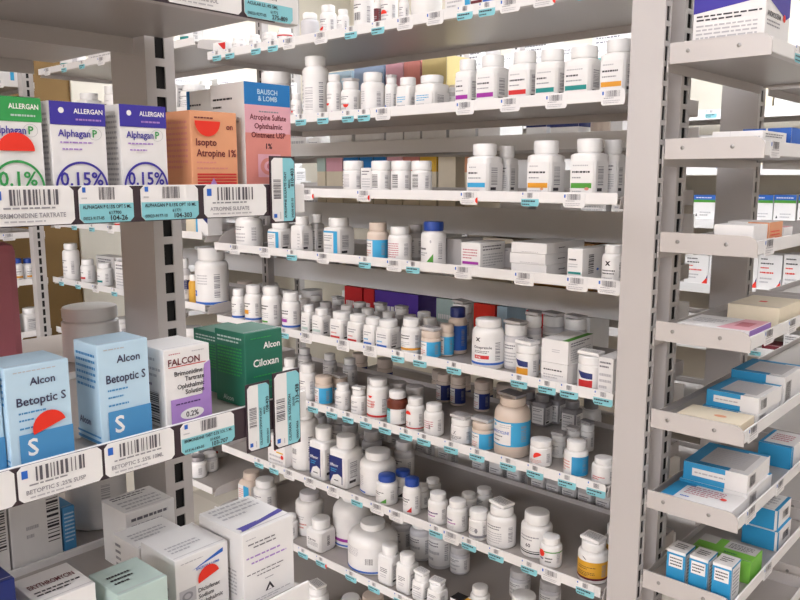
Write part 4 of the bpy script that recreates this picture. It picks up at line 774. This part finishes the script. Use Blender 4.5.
# seventh right shelf
TB = dict(F=[('r', 0, 0, 1, .93, 'boxblue'), ('r', .12, .56, .88, .88, 'paper'), ('g', .18, .6, .82, .84, 3, 'dark')], T=[('g', .2, .3, .8, .8, 3, 'dark')], R=[('r', 0, 0, .08, 1, 'boxblue'), ('r', 0, .94, 1, 1, 'boxblue'), ('g', .2, .2, .85, .85, 7, 'grey')])
for j, (p0, p1) in enumerate(((666, 684), (688, 706.5), (711, 730))): rbox('R7a', p0, p1, 0, .044, ('blue and white box, leftmost of three in row', 'blue and white box, middle of three in row', 'blue and white box, rightmost of three in row')[j], Y=1.298+.002*j, h=.071, faces=TB)
r = rbox('R7a', 0, 0, 0, .065, 'bright green box with white panel', Y=1.40, X=-.515, W=.106, h=.042, faces=dict(T=[('r', .45, .45, .98, .98, 'gray'), ('g', .5, .55, .9, .9, 4, 'dark'), ('r', .0, .5, .3, 1, 'gray'), ('g', .5, .15, .8, .3, 1, 'forest')], R=[('r', .15, .1, .9, .9, 'paper')], F=[('t', 'D10', .5, .5, .28, 'forest')])); r.children[0].data.materials[0] = M('lime')
for j, nm in enumerate(('lower', 'upper')): rbox('R7a', 742, 777, 0, .09, nm+' plain blue box behind the green one', Y=y_at(777, -.412, -.71)+.006*j, h=.04, up=.0408*j, faces=dict(F=[('r', 0, 0, .93, 1, 'boxblue'), ('r', .93, 0, 1, 1, 'paper')], L=[('r', 0, 0, 1, 1, 'boxblue')], T=[('r', 0, 0, .1, 1, 'boxblue'), ('r', .9, 0, 1, 1, 'boxblue'), ('g', .2, .2, .8, .8, 4, 'mid')], R=[('r', 0, 0, .1, 1, 'boxblue'), ('b', .4, .3, .8, .7, 'dark')]), rz=0)
rbox('R8a', 0, 0, 0, .1, 'blue box at lower right edge', Y=1.36, X=-.53, W=.11, h=.07, faces=dict(F=[('r', 0, 0, 1, 1, 'navy')], T=[('r', 0, 0, 1, 1, 'navy'), ('r', .2, .4, .8, .6, 'sky')]))
# --- left foreground unit, second shelf
AL = lambda top, pc, col: [('r', 0, .76, 1, 1, top), ('disc', .2, .91, .05, .03, 'white'), ('t', 'ALLERGAN', .42, .885, .052, 'white', .53), ('g', .45, .80, .95, .845, 1, 'lilac' if top == 'indigo' else 'mint'), ('t', 'Alphagan', .12, .64, .075, 'indigo', .58), ('t', 'P', .74, .64, .08, 'bagreen', .1), ('ring', .78, .675, .13, .065, .06, 'mid', 0, 6.2832), ('g', .15, .56, .8, .6, 1, 'lilac'), ('g', .18, .49, .75, .53, 1, 'lilac'), ('ring', .5, .09, .48, .29, .085, col, 0, math.pi), ('t', pc, .5, .125, .145, col, .78, 'c')]
SD = [('g', .1, .1, .9, .9, 14, 'mid')]
DY = .013
r = carton('L1', -12, 45, 97, .036, 'white eye-drop box with green top', faces=dict(F=AL('bagreen', '0.1%', 'bagreen'), L=SD, T=[('r', 0, 0, 1, 1, 'bwhite')]), dy=DY, unique=True, stick=[('F', .5, .47, .0125, 0)])
carton('L1', 53, 108, 103, .036, 'white eye-drop box with blue top, beside green one', faces=dict(F=AL('indigo', '0.15%', 'indigo'), L=[('r', 0, .76, 1, 1, 'bwhite')]+SD), dy=DY, unique=True)
carton('L1', 122, 168, 106, .036, 'white eye-drop box with blue top, beside orange one', faces=dict(F=AL('indigo', '0.15%', 'indigo'), L=SD), dy=DY, unique=True)
IS = [('g', .08, .9, .6, .94, 1, 'maroon'), ('t', 'on', .76, .79, .07, 'maroon', .2), ('t', 'Isopto', .1, .59, .085, 'maroon', .5), ('t', 'Atropine 1%', .1, .46, .09, 'maroon', .86), ('g', .1, .37, .7, .41, 1, 'salmon'), ('g', .1, .3, .85, .34, 1, 'salmon'), ('r', .1, .235, .95, .255, 'red'), ('r', .1, .2, .95, .22, 'red'), ('r', .1, .165, .95, .185, 'red'), ('r', .1, 0, .95, .15, 'red'), ('p', [(.3, .05), (.58, .05), (.44, .2)], 'lilac')]
r = carton('L1', 192, 238, 112, .042, 'peach eye-drop box with red lettering', faces=dict(F=IS, L=[('g', .1, .3, .9, .9, 9, 'salmon'), ('t', 'Alcon', .5, .03, .06, 'red', .4)]), dy=DY, unique=True, stick=[('F', .34, .88, .0125, math.pi)], flap=False); r.children[0].data.materials[0] = M('peach')
BLF = [('r', 0, .8, 1, 1, 'bhblue'), ('t', 'BAUSCH', .5, .9, .045, 'lightblue', .5, 'c'), ('t', '& LOMB', .5, .84, .045, 'lightblue', .5, 'c'), ('r', 0, 0, 1, .8, 'salmon'), ('r', 0, .55, 1, .8, 'pink'), ('g', .3, .73, .75, .76, 1, 'grey'), ('t', 'Atropine Sulfate', .5, .67, .05, 'maroon', .8, 'c'), ('t', 'Ophthalmic', .5, .59, .05, 'maroon', .7, 'c'), ('t', 'Ointment USP', .5, .51, .05, 'maroon', .75, 'c'), ('t', '1%', .5, .41, .05, 'dark', .3, 'c'), ('r', .25, .15, .75, .36, 'pink'), ('ring', .5, .25, .2, .08, .4, 'salmon', 0, 6.28), ('disc', .5, .25, .06, .03, 'rose')]
carton('L1', 246, 291, 84, .05, 'tall salmon ointment box with blue top', faces=dict(F=BLF, L=[('g', .1, .84, .8, .88, 1, 'dark'), ('g', .1, .77, .5, .81, 1, 'dark'), ('g', .1, .6, .85, .7, 3, 'mid')]), dy=DY, unique=True)
carton('L1', 217, 241, 90, .046, 'grey white ointment box with blue edge', faces=dict(F=[('r', 0, .8, 1, 1, 'bhblue'), ('r', 0, 0, 1, .8, 'salmon')], L=[('r', 0, .78, .12, 1, 'bhblue'), ('g', .1, .84, .8, .88, 1, 'dark'), ('g', .1, .74, .5, .78, 1, 'dark'), ('g', .1, .4, .85, .6, 3, 'mid')]), dy=.088, unique=True)
# third shelf of the left unit
BT = lambda s: [('g', .12, .93, .8, .955, 1, 'mid'), ('t', 'Alcon', .36, .8, .075, 'ink', .5), ('t', 'Betoptic S', .14, .61, .085, 'ink', .78), ('g', .16, .52, .6, .56, 1, 'alblue'), ('g', .16, .45, .55, .49, 1, 'alblue'), ('g', .16, .37, .7, .41, 1, 'alblue'), ('r', .14, 0, 1, .33, 'alblue'), ('t', 'S', .26, .11, .17, 'white', .3)]
BL = [('g', .1, .55, .9, .92, 6, 'alblue'), ('t', 'Alcon', .1, .18, .07, 'navy', .7), ('r', 0, .02, 1, .05, 'alblue'), ('r', 0, .08, 1, .1, 'alblue')]
r = carton('L2', 10, 73, 364, .042, 'pale blue eye-drop box with red sticker', faces=dict(F=BT(1), L=BL), dy=.014, unique=True, stick=[('F', .62, .36, .0125, math.radians(18))]); r.children[0].data.materials[0] = M('lightblue')
r = carton('L2', 101, 151, 342, .038, 'pale blue eye-drop box, no sticker', faces=dict(F=BT(1), L=BL), dy=.014, unique=True); r.children[0].data.materials[0] = M('lightblue')
FA = [('g', .1, .92, .5, .95, 1, 'rose'), ('g', .6, .92, .95, .95, 1, 'mid'), ('t', 'FALCON', .08, .79, .085, 'maroon', .86), ('r', .08, .765, .9, .775, 'red'), ('r', .1, 0, 1, .36, 'lilac'), ('p', [(.8, .36), (1, .36), (1, .78), (.86, .74)], 'lilac'), ('t', 'Brimonidine', .2, .65, .06, 'dark', .7), ('t', 'Tartrate', .42, .57, .06, 'dark', .5), ('t', 'Ophthalmic', .25, .48, .06, 'dark', .62), ('t', 'Solution', .42, .4, .06, 'dark', .5), ('g', .2, .27, .85, .31, 1, 'plum'), ('disc', .55, .14, .26, .07, 'paper'), ('t', '0.2%', .55, .105, .07, 'dark', .4, 'c')]
carton('L2', 166, 211, 347, .048, 'white and lilac eye-drop box', faces=dict(F=FA, L=[('g', .1, .82, .9, .9, 1, 'mid'), ('g', .1, .62, .9, .78, 2, 'mid'), ('B', .1, .05, .8, .45, 'dark'), ('g', .1, .5, .9, .58, 1, 'plum')]), dy=.014, unique=True)
CX = [('g', .15, .9, .75, .93, 1, 'bagreen'), ('t', 'Alcon', .48, .76, .085, 'white', .48), ('t', 'Ciloxan', .2, .53, .1, 'white', .72), ('g', .2, .38, .85, .42, 1, 'bagreen'), ('g', .2, .29, .8, .33, 1, 'bagreen'), ('g', .2, .2, .7, .24, 1, 'bagreen')]
CL = [('g', .1, .84, .9, .94, 2, 'mint'), ('g', .1, .4, .9, .8, 9, 'bagreen'), ('t', 'Alcon', .25, .05, .07, 'mint', .6)]
r = carton('L2', 246, 283, 331, .046, 'dark green eye-drop box, front one', faces=dict(F=CX, L=CL), dy=.014, unique=True); r.children[0].data.materials[0] = M('forest')
r = carton('L2', 222, 257, 331, .046, 'dark green eye-drop box, rear one', faces=dict(F=CX, L=CL), dy=.068, unique=True); r.children[0].data.materials[0] = M('forest')
carton('L2', -50, 5, 372, .046, 'pale blue box cut by the left frame edge', faces=dict(F=BT(1)), dy=.02, unique=True).children[0].data.materials[0] = M('lightblue')
# rear side of the left unit
bottle('K2', 64, 118, 292, 'jar', 'wide white tub behind the pale blue boxes', dy=.07, h=.062, w=None, lab=None, unique=True, name='storage_tub', cap='plastic')
r = carton('K2', -60, 27, 245, .06, 'dusky pink rounded case', dy=.03, unique=True, ch=.01, flap=False, name='pink_case'); r.children[0].data.materials[0] = M('rose')
# lowest left shelf
DI = [('g', .1, .9, .7, .93, 1, 'mid'), ('p', [(.3, .77), (.9, .93), (.9, .87)], 'blue'), ('t', 'BAUSCH & LOMB', .38, .75, .035, 'blue', .55), ('r', .05, .34, .36, .54, 'mid'), ('ring', .2, .44, .1, .06, .4, 'grey', 0, 6.28), ('t', 'Diclofenac', .4, .42, .06, 'dark', .55), ('t', 'Sodium', .4, .33, .06, 'dark', .4), ('t', 'Ophthalmic', .4, .24, .06, 'dark', .55), ('t', 'Solution', .4, .15, .06, 'dark', .45), ('t', '0.1%', .06, .17, .1, 'grey', .3)]
carton('L3', 177, 229, 551, .058, 'white box with blue swoosh and red sticker', faces=dict(F=DI, T=[('g', .1, .2, .7, .5, 3, 'mid')], L=[('g', .2, .1, .8, .6, 4, 'mid')]), dy=.03, unique=True, stick=[('F', .6, .6, .0115, math.radians(15))])
carton('L3', 141, 190, 540, .05, 'white box right behind the one with red sticker', faces=dict(T=[('g', .1, .3, .8, .7, 3, 'mid')], F=DI, L=[('g', .1, .3, .3, .9, 5, 'grey')]), dy=.095, unique=True)
DX = [('g', .06, .89, .4, .92, 1, 'mid'), ('g', .1, .815, .95, .855, 1, 'rule'), ('g', .2, .765, .95, .805, 1, 'rule'), ('g', .06, .64, .95, .69, 1, 'lilac'), ('g', .15, .56, .9, .61, 1, 'lilac'), ('g', .06, .43, .95, .46, 1, 'rule'), ('g', .25, .38, .9, .41, 1, 'rule'), ('g', .4, .30, .6, .325, 1, 'grey'), ('p', [(.4, .14), (.58, .14), (.49, .25)], 'dark'), ('p', [(.44, .145), (.54, .145), (.49, .2)], 'paper'), ('g', .1, .04, .9, .1, 2, 'mid')]
carton('L3', 244, 294, 525, .07, 'tall white box with navy streak on top', faces=dict(F=DX, T=[('p', [(.05, .06), (.98, .2), (.98, .3), (.1, .14)], 'indigo'), ('p', [(.05, .2), (.5, .22), (.1, .1)], 'indigo'), ('g', .1, .5, .9, .95, 4, 'mid')], L=[('g', .2, .1, .85, .5, 8, 'mid')]), dy=.012, unique=True)
carton('L3', 122, 170, 586, .05, 'pale mint flat box', dy=.004, faces=dict(F=[('t', 'ofloxacin', .2, .3, .3, 'dark', .7)], T=[('g', .15, .3, .6, .7, 3, 'dark')]), unique=True).children[0].data.materials[0] = M('mint')
carton('L3', 44, 100, 594, .05, 'flat pink white box with dark print', dy=.02, faces=dict(T=[('t', 'ERYTHROMYCIN', .1, .5, .14, 'maroon', .8), ('g', .1, .2, .9, .4, 2, 'dark')]), unique=True)
carton('L3', -30, 24, 588, .06, 'navy blue box at lower left corner', dy=.02, faces=dict(F=[('g', .2, .3, .8, .6, 2, 'sky')]), unique=True).children[0].data.materials[0] = M('navy')
carton('K3', 12, 62, 0, .06, 'white box with barcodes, rear left', h=.09, dy=.008, faces=dict(F=[('B', .72, .2, .96, .75, 'dark'), ('g', .3, .3, .55, .5, 2, 'mid')], L=[('B', .4, .55, .7, .95, 'dark')]), unique=True)
carton('K3', 64, 76, 0, .05, 'narrow blue box between white box and bottle', h=.05, dy=.008, faces=dict(F=[('g', .1, .2, .9, .9, 8, 'lightblue')]), unique=True).children[0].data.materials[0] = M('alblue')
bottle('K3', 68, 125, 0, 'rd', 'stout white bottle on lowest left shelf', dy=.06, h=.11, lab=[('B', .3, .3, .5, .9, 'mid')], unique=True, labv=(.1, .55))
carton('K3', -45, 10, 0, .06, 'white box cut by the left edge', h=.085, dy=.008, faces=dict(F=[('B', .8, .3, .95, .8, 'dark')]), unique=True)
carton('L3', 128, 176, 0, .05, 'white printed box before the slotted post', h=.066, dy=.155, faces=dict(T=plain(3), F=plain()), unique=True)
# ------------------------------------------------------------------ labels and groups
cnt = {}
for it in ITEMS: cnt.setdefault(it['look'], []).append(it)
sub = {}
for it in ITEMS: sub.setdefault((it['look'], it['s'].key), []).append(it)
WHERE = {'B': 'in left bay', 'W': 'at far left', 'O': 'on backing shelf', 'F': 'on back wall'}
for it in ITEMS:
    look, s = it['look'], it['s']
    same = sub[(look, s.key)]
    if len(cnt[look]) == 1:
        lab = look if it['unique'] else look+', '+s.desc
    elif len(same) == 1: lab = look+', on '+s.desc
    else:
        same = sorted(same, key=lambda q: q['px']); n = len(same); k = same.index(it)
        o = 'left one' if n == 2 and k == 0 else ('right one' if n == 2 else ('leftmost' if k == 0 else ('rightmost' if k == n-1 else ORD[k+1]+' such')))
        lab = look+', '+o+' on '+s.desc
    if len(lab.split()) < 4: lab += ' on '+s.desc
    tag(it['o'], lab, it['cat'], ('bottles' if it['cat'] == 'bottle' else 'boxes')+' on '+s.desc)
# ------------------------------------------------------------------ camera
cam = bpy.data.cameras.new('camera'); cam.sensor_width = 36; cam.lens = 36*F/800; cam.clip_start = .02
co = bpy.data.objects.new('camera', cam); col.objects.link(co)
right = Vector((RX, RY, 0)); fwd = Vector((FX*CP, FY*CP, -SP)); up = right.cross(fwd)
co.matrix_world = Matrix((right, up, -fwd)).transposed().to_4x4()
scene.camera = co
w = bpy.data.worlds.new('world'); w.use_nodes = True; w.node_tree.nodes['Background'].inputs[0].default_value = (.9, .95, 1, 1); w.node_tree.nodes['Background'].inputs[1].default_value = .2; scene.world = w
scene.view_settings.view_transform = 'Standard'; scene.view_settings.look = 'None'; scene.view_settings.gamma = 1; scene.view_settings.use_curve_mapping = False
scene.view_settings.exposure = -0.03
